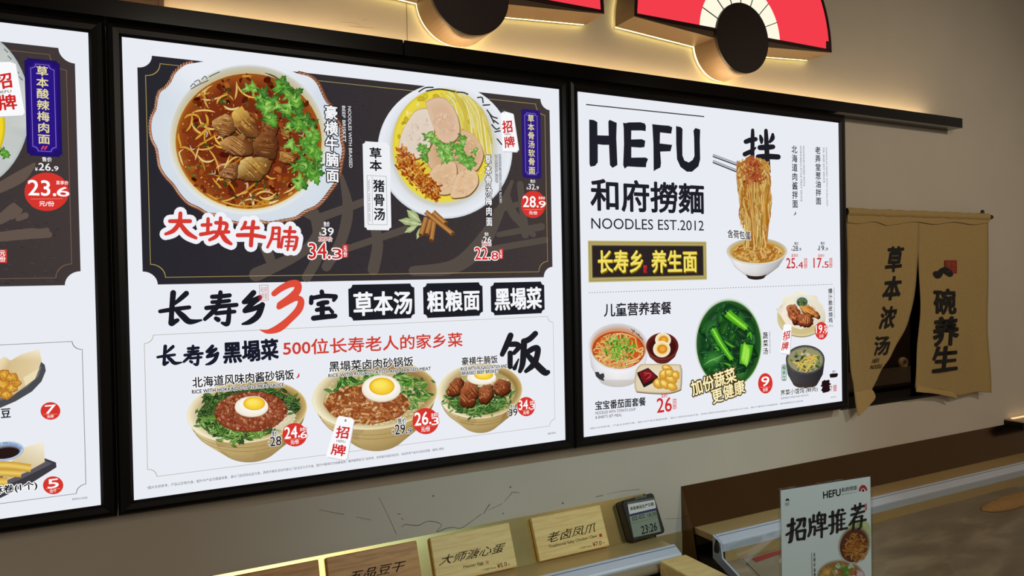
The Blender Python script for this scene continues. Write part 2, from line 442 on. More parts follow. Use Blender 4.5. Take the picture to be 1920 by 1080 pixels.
def price(A, x0, y0, x1, y1, t, tag_=True, col=(30, 30, 36), ol=0.0, olc=(255, 255, 255)):
    main, _, dec = t.partition('.')
    w = x1-x0; xm = x1-w*.22 if dec else x1
    A.text('¥', x0, y0+(y1-y0)*.55, x0+w*.12, y1, col, 0.03, ol, olc, n=5)
    A.text(main+('.' if dec else ''), x0+w*.15, y0, xm, y1, col, 0.03, ol*.6, olc, n=5)
    if dec: A.text(dec, xm+w*.03, y0+(y1-y0)*.4, x1, y1, col, 0.03, ol, olc, n=5)
    if tag_: A.text('售价', x0+w*.3, y0-(y1-y0)*.75, x0+w*.72, y0-(y1-y0)*.12, col, 0.03, ol, olc, n=5)
def redprice(A, x0, y0, x1, y1, t, tagbox, ol=0.0, solid=True):
    main, _, dec = t.partition('.'); w = x1-x0; xm = x0+w*.66 if dec else x1; red = (206, 44, 44)
    A.text(main+('.' if dec else ''), x0, y0, xm, y1, red, 0.03, ol, n=6)
    if dec: A.text(dec, xm+w*.05, y0+(y1-y0)*.36, x1, y1, red, 0.03, ol*1.6, n=6)
    A.text('直享价', x0+w*.3, y0-(y1-y0)*.42, x0+w*.72, y0-(y1-y0)*.1, red, 0.02, ol, n=5)
    a, b, c, d = tagbox
    A.poly([(a, b), (c, b+(-.1)*(c-a)), (c, d-.1*(c-a)), (a, d)], red)
    if not solid: A.poly([(a+.8, b+.8), (c-.8, b+.8), (c-.8, d-1), (a+.8, d-1)], (244, 228, 230))
    A.text('元\n份', a+(c-a)*.18, b+(d-b)*.1, c-(c-a)*.18, d-(d-b)*.1, (255, 255, 255) if solid else red, 0.03, n=5)
def notched(a0, b0, a1, b1, r, n=7):
    """board rectangle whose corners are bitten out by quarter circles, in plane coordinates"""
    out = []
    for cx, cy, s in ((a0, b0, 90), (a1, b0, 180), (a1, b1, 270), (a0, b1, 360)):
        for i in range(n+1):
            t = math.radians(s - 90*i/n); out.append((cx+r*cos(t), cy+r*sin(t)))
    return out
def hangtag(A, pts, chars, hefu=True):
    A.poly([(x+1.2, y+1.5) for x, y in pts], (196, 198, 204)); A.poly(pts, (250, 250, 252))
    for t, q in chars: A.text(t, 0, 0, 0, 0, (206, 40, 40) if len(t) == 1 else (90, 90, 96), 0.05 if len(t) == 1 else 0.02, quad=q, wob=0.012)
# ------------------------------------------------------------ the room
WY = 0.05                                                   # face of the back wall
def struct(name, mb, m, **k):
    o = mb.build(name, m, None, **k); o['kind'] = 'structure'; return o
OX0, OX1, OZ0, OZ1 = 2.09, 2.74, Z0-0.042, Z0+0.57          # serving hatch behind the cloth curtain
m = MB()
for (x0, x1, z0, z1) in ((-1.6, OX0, 0, 2.95), (OX1, 5.0, 0, 2.95), (OX0, OX1, 0, OZ0), (OX0, OX1, OZ1, 2.95)):
    m.box(x0, x1, WY, WY+0.12, z0, z1)
wall = struct('wall_back', m, WALL)
m = MB(); m.box(-1.6, 5.0, -4.5, 0.17, -0.02, 0.0); struct('floor', m, mat('grey_floor_tile', (112, 104, 96), 0.4, 0, .08, 3))
m = MB(); m.box(-1.6, 5.0, -4.5, 0.17, 2.95, 2.97); struct('ceiling', m, mat('grey_ceiling_paint', (120, 112, 104), 0.8, 0, .05, 3))
m = MB()
for (x0, x1, z0, z1) in ((OX0, OX0+.012, OZ0, OZ1), (OX1-.012, OX1, OZ0, OZ1), (OX0, OX1, OZ0, OZ0+.010), (OX0, OX1, OZ1-.012, OZ1)):
    m.box(x0, x1, WY-0.003, WY+0.115, z0, z1)
m.box(2.535, 2.56, WY+0.02, WY+0.05, OZ0+.01, OZ1-.012)
struct('window_1', m, BLACK_METAL)
m = MB(); KB = mat('dark_kitchen_wall', (64, 50, 42), 0.6, 0, .2, 6)
m.box(1.9, 3.9, 0.75, 0.78, 0.6, 2.4); m.box(1.9, 1.93, 0.17, 0.75, 0.6, 2.4); m.box(3.87, 3.9, 0.17, 0.75, 0.6, 2.4); m.box(1.9, 3.9, 0.17, 0.78, 2.38, 2.4); m.box(1.9, 3.9, 0.17, 0.78, 0.6, 0.62)
struct('wall_kitchen', m, KB)
# fine joint in the plaster above the boards
p = atY(763, 40, WY); m = MB(); m.box(p.x-0.0008, p.x+0.0008, WY-0.0008, WY+0.002, Z0+0.97, 2.9)
struct('trim_1', m, mat('plaster_joint', (150, 134, 112), 0.8, 0, .1, 10))

# ------------------------------------------------------------ black ledge with the hidden light strip above the boards
LZ0, LZ1, LY = Z0+0.9335, Z0+0.968, -0.006
COVE = glow('warm_light_strip', (255, 216, 160), 38.0)
xs = atY(757, 95, LY).x
def ledge(x0, x1, l1, label):
    r = empty('light_ledge', ((x0+x1)/2, WY, LZ0), label, 'light ledge', 'black ledges above the menu boards')
    m = MB(); m.box(x0, x1, LY, LY+.003, LZ0, LZ1); m.box(x0, x1, LY+.003, WY-.0005, LZ0, LZ0+.003)
    m.box(x1-.002, x1, LY+.003, WY-.0005, LZ0+.003, LZ1-.001); m.box(x0, x0+.002, LY+.003, WY-.0005, LZ0+.003, LZ1-.001)
    m.build('channel', BLACK_GLOSS, r)
    m = MB(); m.box(x0+.004, l1, LY+.034, LY+.046, LZ0+.0032, LZ0+.006); m.build('light_strip', COVE, r)
ledge(-1.55, xs-.0016, xs-.006, 'black wall ledge above the left and middle menu boards, left piece')
ledge(xs+.0016, 2.69, 2.555, 'black wall ledge running from the middle board to past the curtain, right piece')

# ------------------------------------------------------------ backlit fan signs
RED = glow('lit_red_acrylic', (244, 62, 76), 1.0); CREAM = glow('lit_cream_acrylic', (255, 251, 226), 1.0)
BROWN = mat('dark_brown_lacquer', (46, 32, 28), 0.42, 0, .06, 10); SIDE = mat('bronze_sign_return', (112, 92, 70), 0.45, 0.3, .06, 10); EDGE = mat('dark_red_brown_edge', (52, 16, 18), 0.4, 0, .1, 10)
HALO = glow('cream_back_light', (255, 232, 146), 6.8)
def fan_sign(cx, zb, label, clip=False):
    r = empty('fan_sign', (cx, WY, zb), label, 'fan sign', 'red fan signs on the wall')
    R, rd, zc = 0.378, 0.1, -0.008
    yf, yb = -0.045, 0.039
    def arc(rr, a0, a1, n, oz=0.0): return [(cx+rr*cos(math.radians(a0+(a1-a0)*i/n)), zb+oz+rr*sin(math.radians(a0+(a1-a0)*i/n))) for i in range(n+1)]
    phi = math.degrees(math.asin(-zc/rd))
    out = arc(R, 0, 180, 56) + arc(rd, 180+phi*0-4.6*0, 360, 30, zc)[1:-1]
    m = MB(); n = len(out); m.prism([(x, yf, z) for x, z in out], (0, yb-yf, 0)); m.build('sign_body', SIDE, r)
    inn = arc(R-.0001, 0, 180, 56); iw = [(cx+(x-cx)*(1-.009/R), max(zb+.009, zb+(z-zb)*(1-.009/R))) for x, z in inn]
    m = MB(); k = len(inn); v = [(x, yf-.003, z) for x, z in inn]+[(x, yf-.003, z) for x, z in iw]
    f = [(i, i+1, k+i+1, k+i) for i in range(k-1)] + [(0, k, 2*k-1, k-1)]
    m.add(v, f); v2 = [(x, yf+.0005, z) for x, z in inn]; m.add([(x, yf-.003, z) for x, z in inn]+v2, [(i, (i+1) % k, k+(i+1) % k, k+i) for i in range(k)])
    m.build('edge_trim', EDGE, r)
    m = MB(); o_ = arc(R-.010, 1.4, 178.6, 56); i_ = arc(.155, 3.4, 176.6, 56); k = len(o_); m.add([(x, yf-.0015, max(z, zb+.0092)) for x, z in o_]+[(x, yf-.0015, max(z, zb+.0092)) for x, z in i_], [(i, i+1, k+i+1, k+i) for i in range(k-1)]); m.build('red_panel', RED, r)
    m = MB(); o_ = arc(.155, 0, 180, 40); i_ = arc(.07, 0, 180, 40); k = len(o_); m.add([(x, yf-.0018, max(z, zb+.008)) for x, z in o_]+[(x, yf-.0018, max(z, zb+.008)) for x, z in i_], [(i, i+1, k+i+1, k+i) for i in range(k-1)]); cp = m.build('cream_panel', CREAM, r)
    m = MB()
    for j in range(1, 8):
        a = math.radians(22.5*j); dx, dz = cos(a), sin(a); w = .0011
        m.prism([(cx+.08*dx-w*dz, yf-.0035, zb+.08*dz+w*dx), (cx+.155*dx-w*dz, yf-.0035, zb+.155*dz+w*dx), (cx+.155*dx+w*dz, yf-.0035, zb+.155*dz-w*dx), (cx+.08*dx+w*dz, yf-.0035, zb+.08*dz-w*dx)], (0, .002, 0))
    m.build('divider_line', BROWN, cp)
    m = MB(); c_ = arc(rd, 0, 360, 56, zc)[:-1]; m.prism([(x, yf-.009, z) for x, z in c_], (0, .0095, 0)); m.build('hub_disc', BROWN, r)
    m = MB(); k = len(out); sc_ = lambda g: [(cx+(x-cx)*(1-g), zb+.012+(z-zb-.012)*(1-g)) for x, z in out]
    ins = sc_(.012); m.add([(x, yb+.0003, z) for x, z in ins]+[(x, yb+.006, z) for x, z in ins], [(i, (i+1) % k, k+(i+1) % k, k+i) for i in range(k)]); m.build('back_light', HALO, r)
    if clip:
        m = MB(); m.box(cx+R-.024, cx+R-.012, yf-.005, yf-.001, zb+.008, zb+.032); m.build('corner_clip', BROWN, r)
fan_sign(0.718, Z0+1.093, 'red half-round fan sign, the left one, cut by the top of the photo')
fan_sign(1.570, Z0+1.101, 'red half-round fan sign on the right with cream rays around its brown hub', True)

# ------------------------------------------------------------ framed green picture standing on the ledge
r = empty('picture_frame', (-0.25, 0.03, Z0+0.97), 'wooden framed green picture above the left menu board', 'picture')
FWD_ = wood('reddish_frame_wood', (150, 98, 56), (184, 134, 84))
m = MB(); x0, x1, z0, z1 = -0.62, 0.077, Z0+0.9605, Z0+1.45
for d, w, y0, y1 in ((0, .009, .018, .044), (.009, .016, .023, .044), (.016, .0235, .019, .044)):
    for b in ((x0+d, x1-d, z0+d, z0+w), (x0+d, x1-d, z1-w, z1-d), (x0+d, x0+w, z0+w, z1-w), (x1-w, x1-d, z0+w, z1-w)): m.box(b[0], b[1], y0, y1, b[2], b[3])
m.build('frame', FWD_, r)
m = MB(); m.box(x0+.0235, x1-.0235, .0195, .042, z0+.0235, z1-.0235); m.build('green_picture', mat('green_print', (74, 150, 20), .6, 0, .12, 12), r)

p = atY(1262, 999, WY); m = MB(); m.box(1.276, 1.403, WY-.004, WY+.001, 0.0, p.z); struct('trim_2', m, mat('tan_laminate', (176, 150, 104), .5, 0, .06, 6))
# ------------------------------------------------------------ brush-written characters, stroke by stroke
W_ = (255, 255, 255); K_ = (28, 28, 36); R_ = (208, 48, 44); GOLDL = (206, 186, 96)
CHANG = [[(190,160,55),(178,300,50),(172,400,48),(170,470,56)],[(175,470,60),(235,440,36)],[(325,165,50),(270,215,45),(205,270,30)],[(55,350,35),(180,330,40),(355,308,36)],[(225,340,40),(290,400,60),(360,455,54),(480,440,14)]]
SHOU = [[(590,200,40),(680,195,42),(770,185,38)],[(590,255,34),(680,250,36),(765,240,34)],[(675,155,40),(660,260,44),(610,340,48),(515,430,34)],[(530,315,40),(680,298,40),(840,283,38)],[(630,370,38),(740,358,38),(820,352,34)],[(765,330,40),(755,450,46),(735,480,45),(690,468,22)],[(628,422,38),(652,436,46)]]
XIANG = [[(1015,158,52),(970,205,50),(915,255,40)],[(925,255,40),(1010,235,45),(1080,205,42)],[(1075,212,46),(1000,270,48),(930,340,52)],[(925,345,45),(1010,325,45),(1100,290,50)],[(1105,282,52),(1060,390,60),(980,455,50),(900,480,16)]]
BAO = [[(1715,148,42),(1722,180,42)],[(1610,205,42),(1606,262,42)],[(1620,212,38),(1740,192,42),(1858,197,42)],[(1855,205,44),(1838,235,32)],[(1680,275,40),(1725,262,44),(1772,257,40)],[(1665,335,38),(1720,326,40),(1790,320,36)],[(1720,265,48),(1720,400,48)],[(1630,420,48),(1740,407,48),(1852,397,44)],[(1806,336,32),(1824,358,34)]]
THREE = [[(1225,168,58),(1300,112,66),(1395,68,72),(1465,72,76),(1462,140,78),(1390,215,80),(1290,285,76)],[(1275,305,54),(1350,255,70),(1450,215,56),(1502,240,66),(1478,330,76),(1385,430,72),(1275,520,80),(1160,558,44),(1080,538,8)]]
DAKUAI = [[(195,240,50),(320,240,54),(455,240,52)],[(330,140,52),(315,260,58),(240,360,60),(140,405,40)],[(330,280,56),(420,390,66),(530,456,40)],
 [(610,290,46),(720,285,46)],[(685,210,46),(680,390,46)],[(590,410,50),(740,385,46)],[(785,260,48),(920,275,50),(905,370,46)],[(740,380,44),(950,378,46)],[(845,200,46),(835,330,50),(790,430,55),(705,480,42)],[(850,390,56),(910,480,66),(980,532,40)],
 [(1165,255,46),(1140,320,46),(1112,345,34)],[(1130,325,44),(1330,325,46)],[(1065,420,54),(1250,420,54),(1410,445,46)],[(1265,248,54),(1245,400,54),(1235,550,56)],
 [(1520,330,40),(1503,450,42),(1447,575,36)],[(1515,325,36),(1595,325,38)],[(1600,330,42),(1588,570,42)],[(1525,400,28),(1590,400,28)],[(1510,470,28),(1590,470,28)],
 [(1665,370,40),(1800,375,42)],[(1740,320,42),(1725,420,42)],[(1642,450,36),(1622,575,38)],[(1650,442,34),(1820,445,38)],[(1828,455,42),(1808,560,44),(1785,605,40)],[(1685,500,26),(1780,500,26)],[(1675,560,26),(1780,560,26)],[(1727,470,32),(1705,610,32)]]
FAN_ = [[(268,185,92),(200,350,95),(112,535,72)],[(260,350,82),(380,350,88),(420,400,80),(330,510,60)],[(260,510,80),(258,760,80)],[(340,790,66),(415,620,8)],[(725,150,84),(620,250,90),(510,300,92)],[(515,295,98),(505,520,98),(485,720,88),(440,845,60)],[(570,500,80),(680,430,90),(765,425,92),(755,560,90),(690,720,96),(550,845,56)],[(600,570,80),(720,700,108),(890,860,110),(955,862,70)]]
BAN = [[(335,150,54),(335,300,70),(330,700,74)],[(200,385,86),(300,350,95),(395,335,80)],[(178,640,86),(300,580,78),(395,510,26)],[(490,262,36),(512,340,76),(515,408,42)],[(742,236,46),(735,315,84),(685,390,48)],[(605,160,64),(615,400,84),(630,700,90),(650,1000,90)],[(485,505,98),(620,500,105),(745,490,88)],[(450,695,100),(640,685,105),(850,695,100)]]
HEFU = [[(80,118),(150,125),(208,158),(210,365),(385,370),(380,150),(400,122),(512,170),(505,400),(522,830),(490,850),(445,875),(405,830),(390,515),(300,515),(215,505),(215,790),(170,845),(100,855),(85,810)],
 [(610,168),(650,175),(700,163),(880,160),(950,180),(968,215),(965,300),(900,290),(740,290),(738,430),(900,425),(958,450),(945,550),(880,558),(740,548),(740,715),(960,712),(1003,735),(975,800),(970,865),(850,862),(680,852),(635,888),(612,830),(625,500),(620,250)],
 [(1065,190),(1200,205),(1330,215),(1382,240),(1365,340),(1190,320),(1185,492),(1380,515),(1352,615),(1192,620),(1205,800),(1195,870),(1130,900),(1090,928),(1085,500),(1070,230)],
 [(1440,220),(1510,235),(1542,265),(1538,500),(1540,680),(1570,760),(1640,790),(1700,750),(1728,690),(1722,400),(1712,290),(1745,250),(1818,275),(1812,450),(1818,740),(1790,850),(1690,935),(1610,935),(1510,860),(1455,740),(1442,500)]]
ZHAOPAI = [[(150,600,70),(280,560,55)],[(235,470,66),(225,700,80),(200,900,76),(165,940,44)],[(120,785,54),(250,700,36)],[(335,490,60),(480,465,66)],[(485,470,60),(470,610,62)],[(405,500,56),(370,600,56),(295,688,46)],[(322,735,56),(342,880,56)],[(330,722,56),(490,692,58)],[(490,700,58),(470,870,58)],[(345,885,50),(465,862,56)],
 [(585,470,50),(600,690,58),(558,815,46)],[(665,395,56),(660,510,48)],[(610,540,42),(720,510,42)],[(620,640,42),(690,630,48),(680,785,48)],[(778,335,46),(762,380,46)],[(742,400,50),(752,560,48)],[(750,390,48),(895,380,52)],[(895,385,52),(888,555,48)],[(760,480,34),(880,470,34)],[(760,560,34),(880,545,34)],[(818,400,36),(812,590,42),(745,640,28)],[(725,700,46),(935,652,50)],[(832,560,50),(826,835,46)],
 [(990,420,54),(1110,390,46)],[(1050,320,54),(1050,680,56),(1012,765,46)],[(975,600,46),(1110,560,36)],[(1175,290,54),(1130,420,56)],[(1145,420,50),(1140,735,50)],[(1150,390,42),(1305,352,42)],[(1150,500,34),(1290,467,34)],[(1150,590,34),(1290,557,34)],[(1140,690,46),(1335,652,46)],[(1225,380,40),(1225,685,40)],[(1236,280,54),(1258,290,54)],
 [(1445,265,54),(1680,202,50)],[(1502,190,42),(1512,290,42)],[(1605,155,46),(1600,260,42)],[(1430,385,50),(1685,312,46)],[(1570,270,46),(1500,430,50),(1395,585,50)],[(1490,430,46),(1460,680,50)],[(1520,440,36),(1650,402,40),(1622,450,36)],[(1485,530,46),(1715,482,50)],[(1640,450,42),(1612,635,46),(1565,668,36)]]

# ------------------------------------------------------------ the wall's lit menu boards
X1R, X2L, X2R, X3L, X3R, TOP = -0.0540, 0.0, 0.9848, 1.0381, 2.0346, 0.9
FW = 0.0256
def board(name, x0, x1, label):
    r = empty(name, ((x0+x1)/2, 0.02, Z0+0.0), label, 'menu board')
    m = MB()
    prof = [(-0.0, 0.001), (-0.001, -0.004), (0.004, -0.0085), (FW*0.55, -0.010), (FW-0.004, -0.0075), (FW, -0.003), (FW, 0.044)]
    loops = []
    for d, y in prof:
        loops.append([(x0-d, y, Z0-d), (x1+d, y, Z0-d), (x1+d, y, Z0+TOP+d), (x0-d, y, Z0+TOP+d)])
    n = 4; v = [p for l in loops for p in l]; f = [(k*n+i, k*n+(i+1) % n, (k+1)*n+(i+1) % n, (k+1)*n+i) for k in range(len(loops)-1) for i in range(n)]
    m.add(v, f); m.add(loops[-1], [(0, 1, 2, 3)])
    m.build('frame', BLACK_METAL, r)
    m = MB(); m.box(x0-0.0005, x1+0.0005, 0.0, 0.004, Z0-0.0005, Z0+TOP+0.0005)
    p = m.build('light_panel', PANEL, r)
    return r, p
B1, P1 = board('menu_board', -1.04, X1R, 'lit menu board at the left edge of the photo, with the 23.6 price')
B2, P2 = board('menu_board', X2L, X2R, 'middle lit menu board with two big noodle bowls above three rice bowls')
B3, P3 = board('menu_board', X3L, X3R, 'right lit menu board headed HEFU, beside the cloth curtain')

def bab(px, py): return BOARD.ab(px, py)
def dark_panel(P, a0, b0, a1, b1, r, wash):
    A = Art(base=0.0002, seed=5)
    L = notched(a0, b0, a1, b1, r); n = len(L)
    cx = (a0+a1)/2; cy = (b0+b1)/2
    A.raw([(cx, cy)]+L, [mixc((44, 42, 48), (62, 54, 54), .5)]+[mixc((40, 39, 46), (66, 57, 56), max(0, min(1, (q[0]-a0)/(a1-a0)))) for q in L], [(0, 1+i, 1+(i+1) % n) for i in range(n)])
    rg = A.rg                                             # woven ground of the printed panel
    for k in range(2600):
        x = rg.uniform(a0+r*1.05, a1-r*1.4); y = rg.uniform(b0+r*.2, b1-r*.2); w = rg.uniform(.002, .006); t = (x-a0)/(a1-a0)
        c = mixc((40, 39, 46), (66, 57, 56), t); c = jit(rg, c, 5+wash*t)
        A.raw([(x, y), (x+w, y-w*.35), (x+w, y-w*.35+.0012), (x, y+.0012)], [c]*4, [(0, 1, 2, 3)]); A.h -= STEP
    A.up()
    return A, L
def gold_line(A, a0, b0, a1, b1, r, col, w=0.0011):
    L0 = notched(a0, b0, a1, b1, r); L1 = notched(a0+w, b0+w, a1-w, b1-w, r)
    n = len(L0); A.raw(L0+L1, [col]*(2*n), [(i, (i+1) % n, n+(i+1) % n, n+i) for i in range(n)])
def plaque(A, a0, b0, a1, b1, r, col, line, glowc=None):
    if glowc: 
        L = notched(a0-.006, b0-.006, a1+.006, b1+.006, r*.6); A.raw(L, [glowc]*len(L), [tuple(range(len(L)))])
    L = notched(a0, b0, a1, b1, r); A.raw(L, [col]*len(L), [tuple(range(len(L)))])
    if line: gold_line(A, a0+.003, b0+.003, a1-.003, b1-.003, r, line, 0.0009)
def box_ab(x0, y0, x1, y1):
    p = bab(x0, y0); q = bab(x1, y1); return min(p[0], q[0]), min(p[1], q[1]), max(p[0], q[0]), max(p[1], q[1])

# ======== middle board
a0 = bab(262, 300)[0]; b1 = bab(281, 104)[1]; a1 = bab(1033, 350)[0]; b0 = bab(640, 527)[1]
A, L = dark_panel(P2, a0, b0, a1, b1, 0.026, 14)
BR = (86, 76, 70)
A.brush([[(565,395,14),(600,420,20),(570,470,18),(480,515,26)],[(470,420,8),(500,470,20),(512,505,14)],[(590,400,18),(598,470,20),(575,520,18)],[(600,408,16),(700,372,14)],[(640,330,8),(652,390,20),(640,450,20),(612,500,18)],[(690,390,14),(708,450,20),(700,505,22)],[(640,470,12),(760,430,14)],
  [(775,508,18),(850,500,26),(900,460,30),(935,400,18),(960,340,6)],[(930,395,10),(1010,372,12)],[(950,360,8),(962,400,16),(1000,440,10)],[(935,440,10),(1015,425,14)],[(975,345,12),(985,440,14)],[(905,470,12),(1022,450,12)]], BR)
gold_line(A, a0+.0135, b0+.0135, a1-.0135, b1-.0135, 0.026, (176, 158, 92))
A.build('printed_dark_panel', P2)

# --- beef brisket noodles in the scalloped bowl
A = Art(base=0.0004, seed=11)
o = lambda u, v: (240+u/2.348, 80+v/2.348)
rim = [o(*q) for q in [(285,85),(245,95),(205,130),(188,165),(165,195),(138,215),(126,250),(120,290),(102,330),(96,375),(104,425),(124,465),(132,510),(140,550),(165,590),(198,625),(225,665),(262,705),(310,728),(350,752),(392,757),(440,782),(500,794),(560,782),(620,792),(690,780),(740,770),(780,742),(826,722),(860,690),(890,650),(918,610),(930,575),(940,520),(948,470),(938,420),(936,370),(915,330),(902,285),(878,262),(858,225),(834,175),(800,145),(745,130),(640,88),(500,72),(380,72)]]
A.ribbon([(x+1, y+1) for x, y in rim[:-3]], 7.0, (150, 96, 70), (92, 52, 36), 3)
rg = A.rg
rs = spline(rim[:-3], 7)
for i in range(0, len(rs)-2, 2):
    x, y = rs[i]; x2, y2 = rs[i+2]; A.ribbon([(x-2.5, y-1.5), (x2+2.0, y2+2.2)], 1.3, jit(rg, (206, 160, 130), 22), smooth=False); A.h -= STEP
A.up()
cen = (465.7, 262)
A.fan(cen, [(cen[0]+(x-cen[0])*.985, cen[1]+(y-cen[1])*.985) for x, y in spline(rim+[rim[0]], 3)], (226, 232, 238), [mixc((233, 236, 243), (212, 220, 230), max(0, min(1, (y-118)/60))) for x, y in spline(rim+[rim[0]], 3)])
A.rings([ell(465, 262, 150, 141, 0, 60), ell(465, 262, 145, 136, 0, 60), ell(466, 264, 139, 129, 0, 60)], [(222, 228, 234), [mixc((198, 196, 178), (228, 230, 226), .5+.5*sin(math.radians(i*6))) for i in range(60)], [mixc((196, 182, 146), (226, 214, 170), .5+.5*sin(math.radians(i*6))) for i in range(60)]])
E1 = (466, 265, 137, 127)
A.rings([ell(466, 265, 137, 127, 0, 60), ell(466, 265, 131, 121, 0, 60), ell(464, 264, 112, 104, 0, 60), ell(462, 262, 60, 56, 0, 60)], [[mixc((150, 84, 24), (196, 128, 36), .5+.5*sin(math.radians(i*6-20))) for i in range(60)], (150, 76, 26), (124, 50, 22), (112, 44, 20)])
scatter(A, E1, 260, 1.5, 6, [(150, 68, 24), (104, 36, 16), (168, 88, 30), (128, 52, 22), (90, 30, 14)], .15, 1.6, .97)
scatter(A, E1, 260, .5, 1.5, [(206, 130, 50), (226, 160, 70), (240, 200, 130)], .3, 1.4, .97)
YEL = [(236, 190, 76), (226, 170, 58), (244, 212, 120), (206, 146, 46), (248, 226, 160)]
noodles(A, (466, 265, 132, 122), [(372, 235, 16), (385, 175, 16), (365, 280, 18), (405, 200, 14), (350, 235, 10), (440, 170, 20), (470, 178, 18)], 34, 4.2, 46, YEL, (120, 60, 16), .25)
noodles(A, (466, 265, 132, 122), [(395, 335, 16), (480, 368, 16), (520, 350, 18), (455, 362, 14), (545, 360, 14), (410, 310, 12)], 34, 4.2, 48, YEL, (120, 60, 16), .25)
for k in range(26):
    t = rg.uniform(0, 2*pi); q = rg.uniform(.6, .95); x = 466+132*q*cos(t); y = 265+122*q*sin(t); a = rg.uniform(0, pi)
    A.ribbon([(x, y), (x+7*cos(a), y+7*sin(a)), (x+12*cos(a+.8), y+12*sin(a+.8))], 3, jit(rg, rg.choice([(238, 228, 214), (220, 200, 190), (120, 150, 60), (70, 96, 36)]), 14), (110, 60, 40), 4, .4)
scatter(A, E1, 46, 1.6, 3.2, [(108, 142, 52), (70, 98, 34), (150, 170, 80)], .5, 1.7, .93)
BEEF = [[(590,340),(640,330),(668,370),(650,410),(610,400),(585,375)],[(370,345),(430,315),(470,340),(478,375),(440,415),(400,410),(378,385)],[(455,310),(500,280),(530,310),(545,345),(586,405),(570,425),(520,415),(470,370)],[(545,450),(570,415),(615,385),(650,400),(660,450),(650,510),(600,515),(550,490)],[(400,440),(440,415),(510,408),(540,440),(550,490),(500,500),(440,490),(415,465)],[(670,380),(710,390),(715,430),(680,425)],[(665,480),(720,485),(745,505),(730,530),(690,535),(665,515)],[(400,570),(440,540),(480,530),(490,575),(470,605),(430,605),(405,590)],[(490,530),(520,505),(590,505),(636,520),(625,560),(575,612),(520,608),(480,600)]]
BC = [((b[0]+6, b[1]+2, b[2]-6), (l[0]+8, l[1]+8, l[2]-4)) for b, l in [((120, 66, 38), (160, 100, 60)), ((160, 106, 62), (214, 170, 110)), ((156, 106, 56), (210, 170, 92)), ((104, 60, 36), (150, 96, 60)), ((150, 98, 56), (206, 158, 100)), ((140, 84, 44), (190, 136, 80)), ((160, 106, 54), (206, 160, 90)), ((140, 90, 56), (196, 150, 110)), ((172, 128, 64), (222, 190, 120))]]
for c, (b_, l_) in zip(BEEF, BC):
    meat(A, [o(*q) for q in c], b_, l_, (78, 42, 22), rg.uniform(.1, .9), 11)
for (x, y, l, a, r, n) in [(500,225,30,-.5,11,4),(560,215,22,.3,12,4),(590,270,36,.2,15,6),(640,230,30,-.6,15,6),(690,210,24,.6,15,5),(600,320,26,.4,15,6),(660,290,30,0,15,6),(720,260,22,.5,14,5),(730,330,26,.6,15,6),(780,330,18,1.0,13,5),(690,400,34,-.5,12,5),(760,410,24,.6,14,6),(810,400,20,1.2,13,5),(700,465,34,-.2,13,5),(770,480,24,.4,15,6),(820,470,16,1.2,12,5),(700,560,40,-.6,14,5),(760,545,26,.5,15,6),(810,560,18,.9,13,5),(740,590,20,1.0,12,4),(835,520,8,1.4,10,3),(560,270,24,.8,12,5),(650,170,18,.3,11,4)]:
    x, y = o(x, y); sprig(A, x, y, l*.85, a, r*1.15, max(3, n-2))
for P in ([(357, 164), (362, 158), (366, 161)], [(364, 155), (372, 151), (375, 156)], [(378, 150), (384, 144), (388, 149)], [(392, 145), (402, 140), (411, 136)], [(358, 168), (372, 160), (390, 152)]): A.stroke([q+(1.6,) for q in P], (70, 70, 64))
A.ribbon([o(600, 135), o(640, 150), o(675, 172)], 3, (70, 80, 60), None, 4, .4)
A.build('noodle_bowl_picture', P2, label='printed picture of beef noodle soup with coriander in a scalloped white bowl')

# --- pork noodles in the round white bowl
A = Art(base=0.0004, seed=23); rg = A.rg
o = lambda u, v: (640+u/2.4545, 100+v/2.4545)
A.rings([ell(834, 283, 126.5, 127, 0, 64), ell(834, 283, 122, 122, 0, 64), ell(832, 280, 104, 112, 0, 64), ell(830, 275, 96, 110, 0, 64)], [[mixc((200, 206, 214), (233, 236, 243), min(1, max(0, .5-.9*sin(math.radians(i*5.6))))) for i in range(64)], (232, 236, 242), (222, 226, 232), (206, 204, 190)])
E2 = (829, 273, 93, 107)
A.rings([ell(829, 273, 93, 107, 0, 60), ell(829, 273, 88, 101, 0, 60), ell(829, 275, 60, 70, 0, 60)], [[mixc((214, 186, 50), (226, 214, 90), .5+.5*sin(math.radians(i*6))) for i in range(60)], (232, 214, 66), (222, 202, 66)])
scatter(A, E2, 120, 2, 6, [(232, 214, 84), (206, 178, 44), (238, 226, 120)], .12, 1.5, .95)
for k in range(60):
    u = rg.uniform(470, 690); x0_, y0_ = o(u-20, 165+abs(u-560)*.25+rg.uniform(-6, 40)); x1_, y1_ = o(u+60+rg.uniform(-30, 20), 330+rg.uniform(0, 150))
    P = [clampe(x0_, y0_, E2), clampe(x0_*.6+x1_*.4+8, y0_*.6+y1_*.4-6, E2), clampe(x1_, y1_, E2)]
    c = jit(rg, rg.choice([(238, 228, 150), (226, 210, 110), (246, 240, 190), (214, 196, 84)]), 10); A.ribbon(P, 3.2, c, mixc(c, (150, 130, 30), .45), 5)
